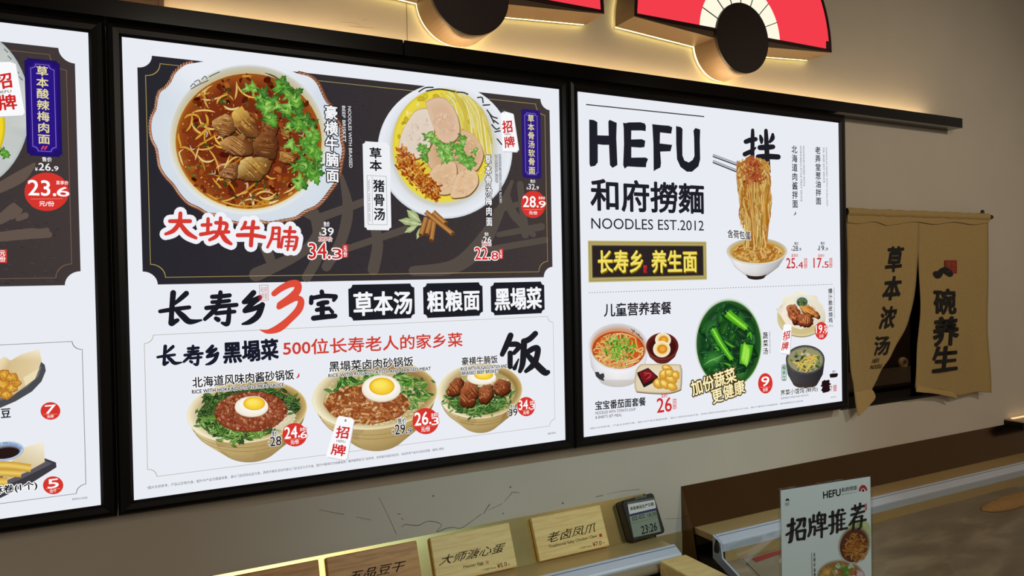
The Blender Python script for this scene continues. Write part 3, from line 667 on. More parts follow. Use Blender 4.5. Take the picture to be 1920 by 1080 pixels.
def slice_(pts, base, veins):
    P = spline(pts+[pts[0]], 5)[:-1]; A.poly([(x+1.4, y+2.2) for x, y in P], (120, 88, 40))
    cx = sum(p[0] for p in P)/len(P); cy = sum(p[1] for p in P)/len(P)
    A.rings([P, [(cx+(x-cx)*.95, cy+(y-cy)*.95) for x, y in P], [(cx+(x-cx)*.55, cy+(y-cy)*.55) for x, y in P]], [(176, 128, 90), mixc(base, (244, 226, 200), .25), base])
    for k in range(veins):
        a = rg.uniform(0, 6.28); r = rg.uniform(.1, .75); x = cx+(P[int(a/6.29*len(P))][0]-cx)*r; y = cy+(P[int(a/6.29*len(P))][1]-cy)*r; b = rg.uniform(0, 6.28); l = rg.uniform(5, 15)
        A.ribbon([(x, y), (x+l*.5*cos(b)+rg.uniform(-2, 2), y+l*.5*sin(b)), (x+l*cos(b+.6), y+l*sin(b+.6))], rg.uniform(.7, 1.6), jit(rg, rg.choice([mixc(base, (250, 236, 214), .5), mixc(base, (170, 106, 70), .4), mixc(base, (236, 206, 176), .5)]), 6), None, 4, .4)
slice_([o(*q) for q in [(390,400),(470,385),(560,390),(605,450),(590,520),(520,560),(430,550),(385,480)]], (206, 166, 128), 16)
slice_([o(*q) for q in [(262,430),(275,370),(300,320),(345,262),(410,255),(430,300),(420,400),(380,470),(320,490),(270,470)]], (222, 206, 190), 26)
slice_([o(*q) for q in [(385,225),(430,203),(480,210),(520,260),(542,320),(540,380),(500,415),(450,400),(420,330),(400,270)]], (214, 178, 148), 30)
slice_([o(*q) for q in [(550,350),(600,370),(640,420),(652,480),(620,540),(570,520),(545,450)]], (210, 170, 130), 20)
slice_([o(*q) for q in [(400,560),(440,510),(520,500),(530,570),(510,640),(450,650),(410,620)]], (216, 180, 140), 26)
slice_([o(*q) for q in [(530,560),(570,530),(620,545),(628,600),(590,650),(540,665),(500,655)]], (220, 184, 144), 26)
for k in range(380):
    t = rg.uniform(0, 1); u = 252+165*t+rg.uniform(-6, 40); v = 490+165*t+rg.uniform(-40, 26)*(1+.7*(t < .6)); x, y = clampe(*o(u, v), E2)
    a = rg.uniform(0, pi); l = rg.uniform(2, 6); c = jit(rg, rg.choice([(206, 112, 36), (226, 146, 52), (176, 78, 22), (240, 182, 96), (150, 60, 20)]), 18)
    A.ribbon([(x-l*cos(a), y-l*sin(a)), (x+l*cos(a), y+l*sin(a))], rg.uniform(2, 4), c, mixc(c, (90, 36, 10), .5), 2, None, False)
for (x, y, l, a, r, n) in [(345,440,16,.2,12,6),(375,400,14,-.6,11,5),(420,385,16,.9,11,5),(440,440,18,.1,13,7),(470,470,14,.8,12,5),(510,440,16,-.2,12,5),(530,395,14,.6,10,5),(540,480,18,.2,13,7),(570,500,14,.9,11,5),(360,475,12,.4,10,4),(600,455,10,-.2,7,3)]:
    x, y = o(x, y); sprig(A, x, y, l*.75, a, r*1.0, max(3, n-2), [(104, 178, 62), (132, 196, 84), (84, 152, 48), (160, 214, 110)])
for P in ([(355,178),(385,160),(420,158)], [(390,175),(450,166),(520,178)], [(530,180),(560,182),(580,190)], [(625,205),(645,205),(650,228)], [(650,240),(680,238)], [(668,262),(690,290),(715,300)], [(680,280),(700,320)], [(690,330),(710,350),(725,345)], [(705,362),(728,358)], [(715,395),(735,420)], [(700,310),(720,325)]):
    A.stroke([o(*q)+(2.6,) for q in P], (50, 54, 50))
A.build('noodle_bowl_picture', P2, label='printed picture of pork slice noodles in a plain round white bowl')

# --- herbs
A = Art(base=0.003, seed=4); rg = A.rg
for (x0_, y0_, x1_, y1_, w) in [(262,768,368,785,34),(300,722,365,778,38),(290,825,352,790,26),(345,855,372,790,22),(300,775,370,790,30)]:
    p, q = o(x0_, y0_), o(x1_, y1_); dx, dy = q[0]-p[0], q[1]-p[1]; L_ = sqrt(dx*dx+dy*dy); nx, ny = -dy/L_, dx/L_; w /= 2.4545*2
    A.fan(((p[0]+q[0])/2, (p[1]+q[1])/2), [p, (p[0]+dx*.3+nx*w, p[1]+dy*.3+ny*w), (p[0]+dx*.6+nx*w*.9, p[1]+dy*.6+ny*w*.9), q, (p[0]+dx*.6-nx*w*.9, p[1]+dy*.6-ny*w*.9), (p[0]+dx*.3-nx*w, p[1]+dy*.3-ny*w)], (196, 206, 156), (150, 166, 112)); A.ribbon([p, q], .9, (226, 230, 190), smooth=False)
for (x0_, y0_, x1_, y1_) in [(388,755,363,838),(408,765,390,835),(425,770,412,862),(420,730,480,785),(385,730,512,832)]:
    p, q = o(x0_, y0_), o(x1_, y1_); A.ribbon([p, q], 9, (206, 150, 84), (120, 70, 30), smooth=False); A.ribbon([(p[0]+1, p[1]-1), (q[0]+1, q[1]-1)], 1, (150, 92, 44), smooth=False); A.poly(ell(q[0], q[1], 4, 3, 30, 12), (96, 56, 26))
A.build('herb_picture', P2, label='printed bay leaves and cinnamon sticks')

# --- lettering on the dark panel
A = Art(base=0.0036, seed=6)
A.brush(DAKUAI, (240, 242, 248), (290, 380), 6.857, 17)
A.brush(DAKUAI, (212, 60, 50), (290, 380), 6.857)
A.build('red_headline_lettering', P2)
A = Art(base=0.0036, seed=7)
A.text('豪横牛腩面', 608, 198, 635, 342, (244, 244, 246), .05, .085, (16, 16, 22), vert=True, wob=.012)
A.text('BEEF BRISKET', 640.5, 199, 648, 267, (236, 238, 242), .02, rot90=True, n=4)
A.text('NOODLES WITH BRAISED', 651.5, 200, 660, 315, (236, 238, 242), .02, rot90=True, n=4)
A.text('草本骨汤梅肉面', 908, 291, 922, 424, (246, 246, 248), .05, .1, (18, 18, 22), vert=True, wob=.012)
A.text('NOODLES WITH PORK SLICED', 934, 290, 939.5, 381, (240, 242, 246), .03, .16, (24, 24, 30), rot90=True, n=4)
A.text('IN HERBAL SOUP', 927, 291, 932, 343, (240, 242, 246), .03, .16, (24, 24, 30), rot90=True, n=4)
A.build('dish_name_lettering', P2)
A = Art(base=0.0036, seed=8)
a0_, b0_, a1_, b1_ = box_ab(679, 265, 733, 432)
plaque(A, a0_, b0_, a1_, b1_, .006, (238, 240, 244), None)
x0_, y0_, x1_, y1_ = box_ab(687, 329, 725.5, 422); gold_line(A, x0_, y0_, x1_, y1_, .001, (120, 120, 124), .0008)
A.text('草本', 692, 277, 715, 321, (26, 26, 32), .05, vert=True, wob=.012)
A.text('猪骨汤', 699, 337, 721, 413, (26, 26, 32), .05, vert=True, wob=.012)
A.text('HERBAL PORK BONE SOUP', 689, 338, 694, 415, (90, 90, 96), .02, rot90=True, n=4, cs=1.4)
A.ribbon([(697, 332), (697.6, 420)], .7, (150, 150, 154), smooth=False)
A.build('white_soup_label', P2)
def prints(P, items, seed):
    for k, (nm, fn) in enumerate(items):
        A = Art(base=0.0036, seed=seed*20+k); fn(A); A.build(nm, P)
prints(P2, [('price_print', lambda A: (price(A, 598, 427, 625, 442, '39', True, (246, 246, 248)), redprice(A, 578, 456, 640, 485, '34.3', (641, 459, 652, 484), .07))),
 ('price_print', lambda A: (price(A, 902, 444, 920, 455, '26', True, (246, 246, 248)), redprice(A, 889, 464, 933, 487, '22.8', (934, 467, 942, 486), .07))),
 ('price_badge', lambda A: (price(A, 986, 345, 1009, 356, '32.9', True, (240, 240, 244)), badge(A, 998.5, 383.5, 23, 25.5, '28.', '9')))], 9)
A = Art(base=0.0036, seed=10)
plaque(A, *box_ab(980, 209, 1010, 331), .006, (50, 30, 132), (150, 136, 214), (44, 26, 110))
A.text('草本骨汤软骨面', 988, 215, 1002, 327, (232, 222, 164), .03, vert=True, wob=.012)
A.build('purple_plaque_print', P2)
A = Art(base=0.0038, seed=12)
hangtag(A, [(938, 213), (944, 209), (961, 214), (971, 280), (967, 285), (941, 284)], [('招', ((942, 250), (960, 248), (940, 228))), ('HEFU', ((945, 254), (957, 253.5), (944.6, 250.5))), ('牌', ((946, 278), (965, 275), (943, 258)))])
A.ribbon([(940, 211), (939, 207), (943, 207), (944, 213)], .7, (90, 90, 90))
A.build('hang_tag_print', P2)

# --- middle heading
A = Art(base=0.0036, seed=13)
A.brush(CHANG+SHOU+XIANG+BAO, K_, (290, 520), 5.486, 1.1)
A.brush(THREE, (222, 78, 58), (290, 520), 5.486)
x0_, y0_, x1_, y1_ = box_ab(485.5, 534.5, 503, 563); gold_line(A, x0_, y0_, x1_, y1_, .0008, (200, 90, 84), .0009)
A.text('和府\n捞面', 488, 538, 501, 560, (206, 110, 104), .0, n=4)
A.poly(ell(486.5, 558, 2.5, 4), (150, 30, 36))
A.build('headline_lettering', P2)
A = Art(base=0.0036, seed=14)
for (bx, t, tb) in (((652, 534, 777, 596), '草本汤', (663, 549, 771, 588)), ((792, 531.5, 904.5, 591.5), '粗粮面', (800, 546, 898, 581)), ((918.5, 530, 1020, 587), '黑塌菜', (927, 541, 1014, 578))):
    plaque(A, *box_ab(*bx), .009, (30, 30, 38), None)
    p = tb; A.text(t, *tb, (246, 247, 250), .05, wob=.014)
A.build('black_heading_boxes', P2)

# --- rice bowl section
A = Art(base=0.0002, seed=15)
x0_, y1_ = bab(270, 640)[0], bab(285, 628)[1]; x1_, y0_ = bab(1039, 700)[0], bab(600, 854.5)[1]
gold_line(A, x0_, y0_, x1_, y1_, .016, (170, 164, 140), .0009)
A.build('printed_border_line', P2)
A = Art(base=0.0003, seed=16)
A.brush(FAN_, (30, 30, 36), (930, 610), 9.818, 1.8)
A.build('rice_character', P2)
A = Art(base=0.0036, seed=17)
A.brush(CHANG+SHOU+XIANG, (26, 28, 44), (289.5, 632), 9.35, 1.2)
A.text('黑塌菜', 0, 0, 0, 0, (26, 28, 44), .07, quad=((420, 681), (521, 672.5), (419, 642.5)), wob=.016)
A.text('500位长寿老人的家乡菜', 0, 0, 0, 0, (206, 62, 50), .035, quad=((531, 667), (866, 649), (530, 638)), wob=.012)
A.text('北海道风味肉酱砂锅饭', 0, 0, 0, 0, (30, 30, 36), .035, .06, W_, quad=((361, 727), (551, 711), (360, 707)), wob=.01)
A.text('RICE WITH HOKKAIDO-STYLE MEAT SAUCE', 0, 0, 0, 0, (46, 46, 52), .06, .12, (244, 244, 246), quad=((360, 738), (532, 724), (359.6, 731)), n=4)
A.ribbon([(560, 699, .6), (559, 705, 3), (555, 709, 1)], 1, (206, 50, 44))
A.text('黑塌菜卤肉砂锅饭', 0, 0, 0, 0, (30, 30, 36), .035, .06, W_, quad=((617, 697), (774, 686), (616.5, 678)), wob=.01)
A.text('RICE WITH RUGAO TATSOI AND BRAISED MEAT', 0, 0, 0, 0, (46, 46, 52), .06, .12, (244, 244, 246), quad=((615.5, 707.5), (807, 693.5), (615, 701)), n=4)
A.text('豪横牛腩饭', 0, 0, 0, 0, (30, 30, 36), .035, .06, W_, quad=((865, 685), (932, 680.5), (864.6, 670)), wob=.01)
A.text('RICE WITH RUGAO TATSOI AND', 0, 0, 0, 0, (46, 46, 52), .06, .14, (244, 244, 246), quad=((863, 695), (950, 689), (862.8, 688.5)), n=4)
A.text('BRAISED BEEF BRISKET', 0, 0, 0, 0, (46, 46, 52), .06, .14, (244, 244, 246), quad=((865, 703), (934, 698), (864.8, 696.5)), n=4)
A.build('dish_name_lettering', P2)
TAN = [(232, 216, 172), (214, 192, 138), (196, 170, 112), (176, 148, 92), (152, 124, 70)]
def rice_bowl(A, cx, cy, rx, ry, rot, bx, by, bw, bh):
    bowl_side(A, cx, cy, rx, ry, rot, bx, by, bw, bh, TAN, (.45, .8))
    n = 48
    A.rings([ell(cx, cy, rx, ry, rot, n), ell(cx, cy, rx*.975, ry*.965, rot, n), ell(cx+1, cy+2, rx*.86, ry*.84, rot, n)],
        [(236, 226, 188), [mixc((244, 236, 206), (196, 168, 104), .5+.5*cos(math.radians(i*7.5+20))) for i in range(n)], [mixc((214, 200, 160), (150, 120, 66), .5+.5*cos(math.radians(i*7.5+30))) for i in range(n)]])
def rice(A, e, n):
    for k in range(n):
        t = A.rg.uniform(0, 6.28); q = sqrt(A.rg.uniform(.1, 1)); x, y = e[0]+e[2]*q*cos(t), e[1]+e[3]*q*sin(t); a = A.rg.uniform(0, 3.14); c = jit(A.rg, (232, 224, 196), 16)
        A.ribbon([(x-2*cos(a), y-1.4*sin(a)), (x+2*cos(a), y+1.4*sin(a))], 1.8, c, mixc(c, (170, 150, 100), .4), 2, None, False)
def greens(A, spots, n, r, cols):
    for k in range(n):
        x, y, s_ = A.rg.choice(spots); x += A.rg.gauss(0, s_); y += A.rg.gauss(0, s_*.5); a = A.rg.uniform(0, 6.28); q = r*A.rg.uniform(.6, 1.3); c = jit(A.rg, A.rg.choice(cols), 16)
        P = [(x-q*cos(a), y-q*.7*sin(a)), (x+q*.3*cos(a+1.3), y+q*.3*sin(a+1.3)), (x+q*cos(a), y+q*.7*sin(a)), (x-q*.3*cos(a+1.3), y-q*.35*sin(a+1.3))]
        A.fan((x, y), spline(P+[P[0]], 3)[:-1], c, mixc(c, (10, 30, 8), .5)); A.ribbon([P[0], (x, y), P[2]], .7, mixc(c, (190, 214, 130), .5))
DG = [(40, 78, 34), (58, 104, 40), (30, 60, 28), (84, 136, 54), (26, 50, 24)]
# hokkaido meat sauce rice
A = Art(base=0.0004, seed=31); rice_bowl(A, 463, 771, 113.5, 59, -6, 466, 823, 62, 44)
e = (463, 774, 92, 47); A.fan((463, 778), ell(463, 775, 93, 47, -6, 40), (70, 96, 44), (58, 82, 38)); A.fan((520, 785), ell(527, 781, 26, 26, -20, 20), (226, 218, 190), (206, 196, 160)); rice(A, (527, 783, 28, 26), 90)
greens(A, [(400, 790, 14), (385, 770, 9), (420, 808, 15), (455, 818, 14), (395, 750, 9), (430, 738, 12), (500, 738, 16), (540, 750, 9), (552, 765, 7), (520, 745, 10)], 330, 8, DG)
greens(A, [(410, 800, 12), (440, 815, 14), (480, 815, 9), (388, 785, 6)], 80, 10, [(110, 164, 62), (136, 186, 84), (160, 204, 110), (80, 136, 48)])
A.fan((470, 770), ell(470, 772, 68, 38, -4, 30), (170, 88, 56), (120, 56, 32))
for k in range(620):
    t = A.rg.uniform(0, 6.28); q = sqrt(A.rg.uniform(0, 1)); x, y = 470+66*q*cos(t), 771+36*q*sin(t); c = jit(A.rg, A.rg.choice([(196, 110, 74), (170, 84, 54), (214, 136, 96), (150, 66, 40), (224, 160, 120), (180, 92, 60)]), 16)
    A.blob(x, y, A.rg.uniform(1.8, 3.6), c, mixc(c, (70, 24, 10), .55), None, None, 7)
egg(A, 471, 761, 31, 18.5, 5, -5)
A.build('rice_bowl_picture', P2, label='printed rice bowl with minced meat sauce and egg, left of three')
# braised meat rice
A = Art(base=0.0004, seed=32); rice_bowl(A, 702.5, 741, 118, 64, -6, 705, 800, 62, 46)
e = (702, 746, 96, 50); A.fan((702, 746), ell(702, 746, 97, 50, -6, 40), (206, 196, 150), (190, 172, 116)); rice(A, e, 330)
greens(A, [(640, 730, 10), (660, 718, 12), (750, 712, 14), (775, 722, 12), (785, 740, 9), (765, 755, 9), (700, 712, 12)], 210, 10, [(70, 130, 44), (100, 164, 60), (40, 90, 34), (140, 190, 90), (170, 206, 110)])
A.fan((688, 758), ell(688, 758, 78, 36, 0, 30), (160, 92, 48), (120, 60, 28))
for k in range(330):
    t = A.rg.uniform(0, 6.28); q = sqrt(A.rg.uniform(0, 1)); x, y = 688+78*q*cos(t), 757+36*q*sin(t); a = A.rg.uniform(0, 3.14); l = A.rg.uniform(3, 8); c = jit(A.rg, A.rg.choice([(206, 140, 80), (180, 104, 54), (226, 170, 112), (160, 84, 44), (236, 194, 140), (196, 120, 72)]), 14)
    A.ribbon([(x-l*cos(a), y-l*.6*sin(a)), (x, y+A.rg.uniform(-2, 1)), (x+l*cos(a), y+l*.6*sin(a))], A.rg.uniform(3.5, 6.5), c, mixc(c, (90, 40, 16), .55), 3)
egg(A, 714, 727, 36, 24, 1, -3)
A.build('rice_bowl_picture', P2, label='printed rice bowl with braised pork strips and egg, middle of three')
# beef brisket rice
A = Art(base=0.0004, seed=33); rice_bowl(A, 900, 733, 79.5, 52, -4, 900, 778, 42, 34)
e = (900, 737, 66, 42); A.fan((900, 737), ell(900, 737, 66, 42, -4, 36), (200, 190, 140), (176, 160, 104)); A.fan((895, 755), ell(896, 752, 54, 26, 0, 30), (50, 84, 36), (60, 96, 40)); rice(A, (915, 730, 48, 30), 90)
greens(A, [(850, 745, 9), (870, 760, 10), (900, 768, 12), (935, 758, 10), (945, 735, 7), (880, 765, 12)], 280, 6.5, [(54, 104, 40), (36, 76, 30), (90, 146, 60), (130, 176, 90)])
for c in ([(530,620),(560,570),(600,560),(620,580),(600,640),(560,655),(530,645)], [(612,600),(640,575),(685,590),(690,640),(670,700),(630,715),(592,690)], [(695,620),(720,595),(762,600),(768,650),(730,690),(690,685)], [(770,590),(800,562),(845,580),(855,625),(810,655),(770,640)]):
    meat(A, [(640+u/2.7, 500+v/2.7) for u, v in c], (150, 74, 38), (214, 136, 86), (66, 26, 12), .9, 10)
egg(A, 902, 707, 27, 13, 4, -4)
A.build('rice_bowl_picture', P2, label='printed rice bowl with beef brisket cubes and egg, right of three')
prints(P2, [('price_badge', lambda A: (price(A, 502, 819, 527, 834, '28', True, K_, .08), badge(A, 552, 814.5, 23, 22, '24.', '6'))),
 ('price_badge', lambda A: (price(A, 734, 796, 771, 812, '29.9', True, K_, .08), badge(A, 797, 789, 24.6, 24.6, '26.', '3'))),
 ('price_badge', lambda A: (price(A, 950, 767, 969, 778.5, '39', True, K_, .08), badge(A, 985.2, 762, 16.6, 18, '34.', '3')))], 34)
A = Art(base=0.0038, seed=35)
hangtag(A, [(632, 782), (636, 779), (658, 783), (663, 787), (650, 859), (646, 862), (613, 856), (611, 852)], [('招', ((628, 820), (651, 822), (632, 798))), ('HEFU', ((630, 828), (646, 830), (631, 823.5))), ('牌', ((619, 851), (645, 855), (623, 831)))])
A.poly(ell(647, 788, 2, 2.6), (150, 150, 156)); A.build('hang_tag_print', P2)
A = Art(base=0.0002, seed=36)
A.text('*图片仅供参考，产品以实物为准，图片中产品为摆盘效果，请以门店实际出品为准，具体价格及活动内容以门店当日公示为准，图片中餐具仅为拍摄道具，最终解释权归门店所有，如有疑问请咨询店员，本店所有产品均为现点现做，请耐心等候', 0, 0, 0, 0, (60, 60, 64), 0, quad=((275, 918), (832, 843.5), (274.8, 912)))
A.build('small_print', P2)
A = Art(base=0.0002, seed=37)
A.text('最新菜单', 1027, 811, 1042, 815, (80, 80, 84), 0, quad=((1027, 815), (1042, 813), (1027, 811.5)))
A.build('small_print', P2)
# ======== left board (most of it lies outside the photograph)
a0 = X1R-0.985+.045; b1 = bab(100, 89)[1]; a1 = bab(146, 320)[0]; b0 = bab(60, 536)[1]
A, L = dark_panel(P1, a0, b0, a1, b1, 0.026, 16)
A.brush([[(0,352,20),(40,330,22),(64,308,6)],[(0,412,18),(30,392,26),(22,405,14)],[(34,410,10),(48,404,12)],[(0,444,18),(60,438,20),(92,440,12)],[(60,438,14),(88,432,10)]], (98, 84, 74))
gold_line(A, a0+.0135, b0+.0135, a1-.0135, b1-.0135, 0.026, (120, 96, 78))
A.build('printed_dark_panel', P1)
A = Art(base=0.0004, seed=41); rg = A.rg
A.rings([ell(-62, 205, 118, 150, 0, 60), ell(-62, 205, 112, 144, 0, 60), ell(-64, 202, 84, 112, 0, 60)], [(176, 184, 188), [mixc((206, 210, 206), (186, 192, 190), rg.random()) for _ in range(60)], (196, 200, 196)])
A.rings([ell(-74, 236, 84, 96, 0, 50), ell(-74, 236, 78, 90, 0, 50), ell(-74, 236, 50, 60, 0, 50)], [(196, 170, 30), (240, 214, 40), (226, 196, 40)])
sprig(A, -4, 290, 14, -.3, 9, 5); sprig(A, 2, 285, 8, .2, 8, 3)
for k in range(5): A.stroke([(8+k*7, 92+k*13, 2), (14+k*7, 98+k*13, 2.4)], (120, 126, 128))
A.build('noodle_bowl_picture', P1, label='edge of a printed bowl of yellow soup')
A = Art(base=0.0036, seed=42)
hangtag(A, [(-18, 118), (20, 117), (30, 121), (47, 212), (43, 217), (-18, 220)], [('招', ((-8, 170), (24, 164), (-12, 142))), ('HEFU', ((-5, 177), (22, 174), (-5.4, 172))), ('牌', ((0, 208), (33, 205), (-4, 180)))])
A.build('hang_tag_print', P1)
A = Art(base=0.0036, seed=43)
plaque(A, *box_ab(53.5, 116, 110, 289), .008, (42, 22, 132), (150, 120, 200), (34, 18, 104))
A.text('草本酸辣梅肉面', 68, 124, 94.5, 271, (226, 216, 160), .035, vert=True, wob=.012)
for dx in (0, 6): A.ribbon([(78+dx, 282, 1), (80+dx, 278, 3.6), (83+dx, 274, 2)], 1, (226, 70, 80))
A.build('purple_plaque_print', P1)
prints(P1, [('price_badge', lambda A: (price(A, 66, 306, 110, 321, '26.9', True, (244, 244, 246)), badge(A, 88, 360, 41.5, 36, '23.', '6'))),
 ('unit_mark', lambda A: (A.poly([(-2, 468), (13.5, 468), (13.5, 493), (-2, 493)], (212, 56, 50)), A.text('元\n份', 0, 470, 11, 491, W_, .03))),
 ('price_badge', lambda A: badge(A, 95, 770, 18.5, 16.5, '7', low='元/份')), ('price_badge', lambda A: badge(A, 100, 909, 19, 16.8, '5', low='元/个'))], 44)
A = Art(base=0.0002, seed=45)
x1_, y1_ = bab(156, 700)[0], bab(120, 640.5)[1]; y0_ = bab(60, 937)[1]
gold_line(A, X1R-.94, y0_, x1_, y1_, .016, (120, 118, 112), .001)
A.text('最新菜单2023年第四版', 0, 0, 0, 0, (70, 70, 74), 0, quad=((135.5, 938), (164, 935), (135.4, 934)))
A.build('printed_border_line', P1)
A = Art(base=0.0006, seed=46); rg = A.rg                      # potato wedges in a paper-lined pan
A.poly([(-60, 700), (-20, 690), (20, 678), (50, 672), (72, 674), (84, 684), (86, 695), (78, 715), (60, 734), (30, 752), (0, 765), (-60, 780)], (74, 76, 80))
A.poly([(-60, 715), (0, 690), (60, 678), (78, 688), (72, 706), (50, 726), (10, 748), (-60, 768)], (108, 110, 112))
A.polyv([(-20, 690), (8, 668), (20, 676), (40, 664), (74, 654), (78, 676), (68, 706), (50, 722), (24, 742), (-20, 750)], [(226, 206, 160), (238, 220, 180), (214, 190, 140), (236, 220, 184), (244, 234, 206), (226, 206, 164), (214, 190, 146), (222, 200, 154), (204, 176, 124), (204, 176, 124)])
A.poly([(44, 708), (74, 690), (66, 710), (48, 724)], (236, 220, 180))
for (x, y, r) in [(-6, 700, 16), (10, 704, 14), (22, 708, 15), (6, 722, 16), (22, 728, 14), (-8, 735, 15), (32, 718, 11), (12, 740, 12)]:
    A.blob(x, y, r, (240, 190, 74), (176, 104, 26), r*.7, rg.uniform(-40, 40), 9); scatter(A, (x, y, r*.7, r*.5), 16, .5, 1.4, [(190, 120, 36), (250, 214, 120)], .1)
A.text('豆', 2, 767, 20, 782, (28, 28, 34), .045, wob=.012)
A.build('side_dish_picture', P1, label='printed fried potato wedges in a paper-lined pan')
A = Art(base=0.0006, seed=47); rg = A.rg                      # spring rolls on a black tray
A.poly([(-60, 900), (20, 880), (84, 859), (105, 867), (106, 876), (60, 905), (0, 934), (-60, 960)], (62, 58, 66))
A.poly([(-60, 900), (30, 880), (84, 863), (98, 869), (40, 898), (-60, 938)], (92, 88, 94))
A.polyv([(0, 905), (30, 850), (40, 840), (82, 828), (84, 866), (50, 885), (0, 906)], [(214, 196, 150), (222, 206, 166), (236, 224, 192), (244, 236, 214), (226, 210, 172), (206, 186, 140), (206, 186, 140)])
A.rings([ell(10, 846, 35, 18, -8, 30), ell(10, 845, 32, 15, -8, 30), ell(10, 850, 26, 10, -8, 30)], [(150, 172, 206), (196, 210, 232), (40, 24, 22)])
for k in range(34): 
    t = rg.uniform(3.2, 6.2); A.blob(10+30*cos(t), 843+12*sin(t), 2.2, (96, 126, 190), (150, 176, 220))
for (x0, y0, x1, y1, w) in [(-40, 876, 58, 878, 15), (-40, 890, 40, 888, 14), (-40, 908, 14, 903, 16)]:
    A.ribbon([(x0, y0), ((x0+x1)/2, y0-4), (x1, y1)], w, (238, 206, 104), (196, 146, 50))
A.text('酥卷(1个)', 0, 0, 0, 0, (28, 28, 34), .045, .09, W_, quad=((-14, 930), (70, 918), (-15, 913)), wob=.012)
A.build('side_dish_picture', P1, label='printed spring rolls on a black tray with a blue and white dip dish')

# ======== right board
A = Art(base=0.0002, seed=51)
o = lambda u, v: (1095+u/8.348, 210+v/8.348)
for P in HEFU: A.poly([o(*q) for q in P], (32, 32, 42))
A.ribbon([(1098.7, 196), (1320.3, 218.7)], 2.0, (34, 34, 40), smooth=False)
A.text('和府撈麵', 1107.5, 334.5, 1319.6, 400.5, (32, 32, 42), .05)
A.text('NOODLES EST.2012', 1108.5, 408.5, 1319.6, 432.5, (36, 36, 44), .008, n=6)
A.build('headline_lettering', P3)
A = Art(base=0.0002, seed=52); rg = A.rg
Q = box_ab(1102, 451, 1325.5, 524.5)
def fr(d, ci, co, d2):
    a, b, c, e_ = Q; O = [(a+d, b+d), (c-d, b+d), (c-d, e_-d), (a+d, e_-d)]; I = [(a+d2, b+d2), (c-d2, b+d2), (c-d2, e_-d2), (a+d2, e_-d2)]
    A.raw(O+I, [co]*4+[ci]*4, [(i, (i+1) % 4, 4+(i+1) % 4, 4+i) for i in range(4)])
a, b, c, e_ = Q; A.raw([(a, b), (c, b), (c, e_), (a, e_)], [(44, 36, 36)]*4, [(0, 1, 2, 3)])
fr(0, (160, 146, 86), (206, 196, 140), .005); fr(.005, (196, 184, 116), (150, 134, 76), .0095); fr(.0095, (120, 104, 60), (176, 162, 98), .0135)
for t, q in (('长寿乡', (1121, 470, 1205, 510.5)), ('养生面', (1221.5, 470, 1306.5, 510))):
    A.text(t, q[0]+1.4, q[1]+2, q[2]+1.4, q[3]+2, (110, 84, 20), .055, wob=.014); A.text(t, *q, (214, 190, 48), .055, wob=.014); A.h += 3e-5; A.text(t, q[0], q[1]-.6, q[2], q[3]-.6, (244, 226, 110), .015, wob=.014)
A.text('健康\n养生', 1206, 497, 1213, 512, (206, 40, 50), .05)
A.build('gold_plaque_print', P3)
A = Art(base=0.0003, seed=53); A.brush(BAN, (30, 30, 36), (1380, 230), 10.8, 1.0); A.build('mixing_character', P3)
A = Art(base=0.0008, seed=54); rg = A.rg
o = lambda u, v: (1060+u/2.843, 160+v/2.843)
for (p, q) in (((785, 372), (935, 428)), ((785, 404), (930, 462))):
    A.ribbon([o(*p), o(*q)], 4.4, (206, 208, 216), (90, 92, 104), smooth=False)
    A.ribbon([o(p[0], p[1]+8), o(q[0], q[1]+8)], 1.6, (30, 30, 46), smooth=False)
n = 48; cx, cy = o(1020, 885)
bowl_side(A, cx, cy, 57, 24, 0, cx-1.5, 517.5, 17, 6, [(206, 204, 204), (238, 238, 240), (226, 226, 228), (186, 184, 186), (140, 136, 136)])
A.strip(ell(cx-1.5, 512, 20, 6, 0, 16, 0, 180), ell(cx-1.5, 519, 16.5, 5.5, 0, 16, 0, 180), (60, 48, 44), (34, 26, 24)); A.poly(ell(cx-1.5, 519, 16.5, 5.5, 0, 16, 0, 180), (40, 32, 30))
A.rings([ell(cx, cy, 57, 25, 0, n), ell(cx, cy, 55, 23, 0, n), ell(cx+1, cy+2, 50, 20, 0, n)], [(196, 194, 194), [mixc((236, 232, 222), (190, 178, 140), .5-.5*sin(math.radians(i*7.5))) for i in range(n)], (196, 160, 84)])
YN = [(226, 176, 84), (206, 146, 52), (236, 200, 116), (184, 116, 36), (244, 216, 140), (196, 126, 50)]
noodles(A, (cx+1, cy+3, 46, 17), [(cx-20, cy, 12), (cx+10, cy+6, 14), (cx+25, cy+4, 9)], 120, 2.6, 34, YN)
xm = 1412
for k in range(230):
    t = rg.gauss(0, .5); t = max(-1, min(1, t)); y0_ = rg.uniform(296, 350); y1_ = rg.uniform(380, 470); k0 = 27*t; k1 = 19*t*(1 if y1_ < 440 else .9)
    w0 = xm+k0+rg.uniform(-3, 3); w1 = 1417+k1+rg.uniform(-4, 4); c = jit(rg, rg.choice(YN), 16)
    A.ribbon([(w0, y0_), (w0+rg.uniform(-5, 5), y0_*.66+y1_*.34), (w1+rg.uniform(-5, 5), y0_*.33+y1_*.67), (w1, y1_)], rg.uniform(2, 3.6), c, mixc(c, (96, 48, 12), .6), 4)
for k in range(40):
    a = rg.uniform(2.6, 6.8); r = rg.uniform(14, 27); x = xm+r*cos(a); y = 318+r*.9*sin(a); c = jit(rg, rg.choice(YN), 14)
    A.ribbon([(x-7, y+8), (x+rg.uniform(-3, 3), y-3), (x+8, y+7)], 3, c, mixc(c, (96, 48, 12), .6), 4)
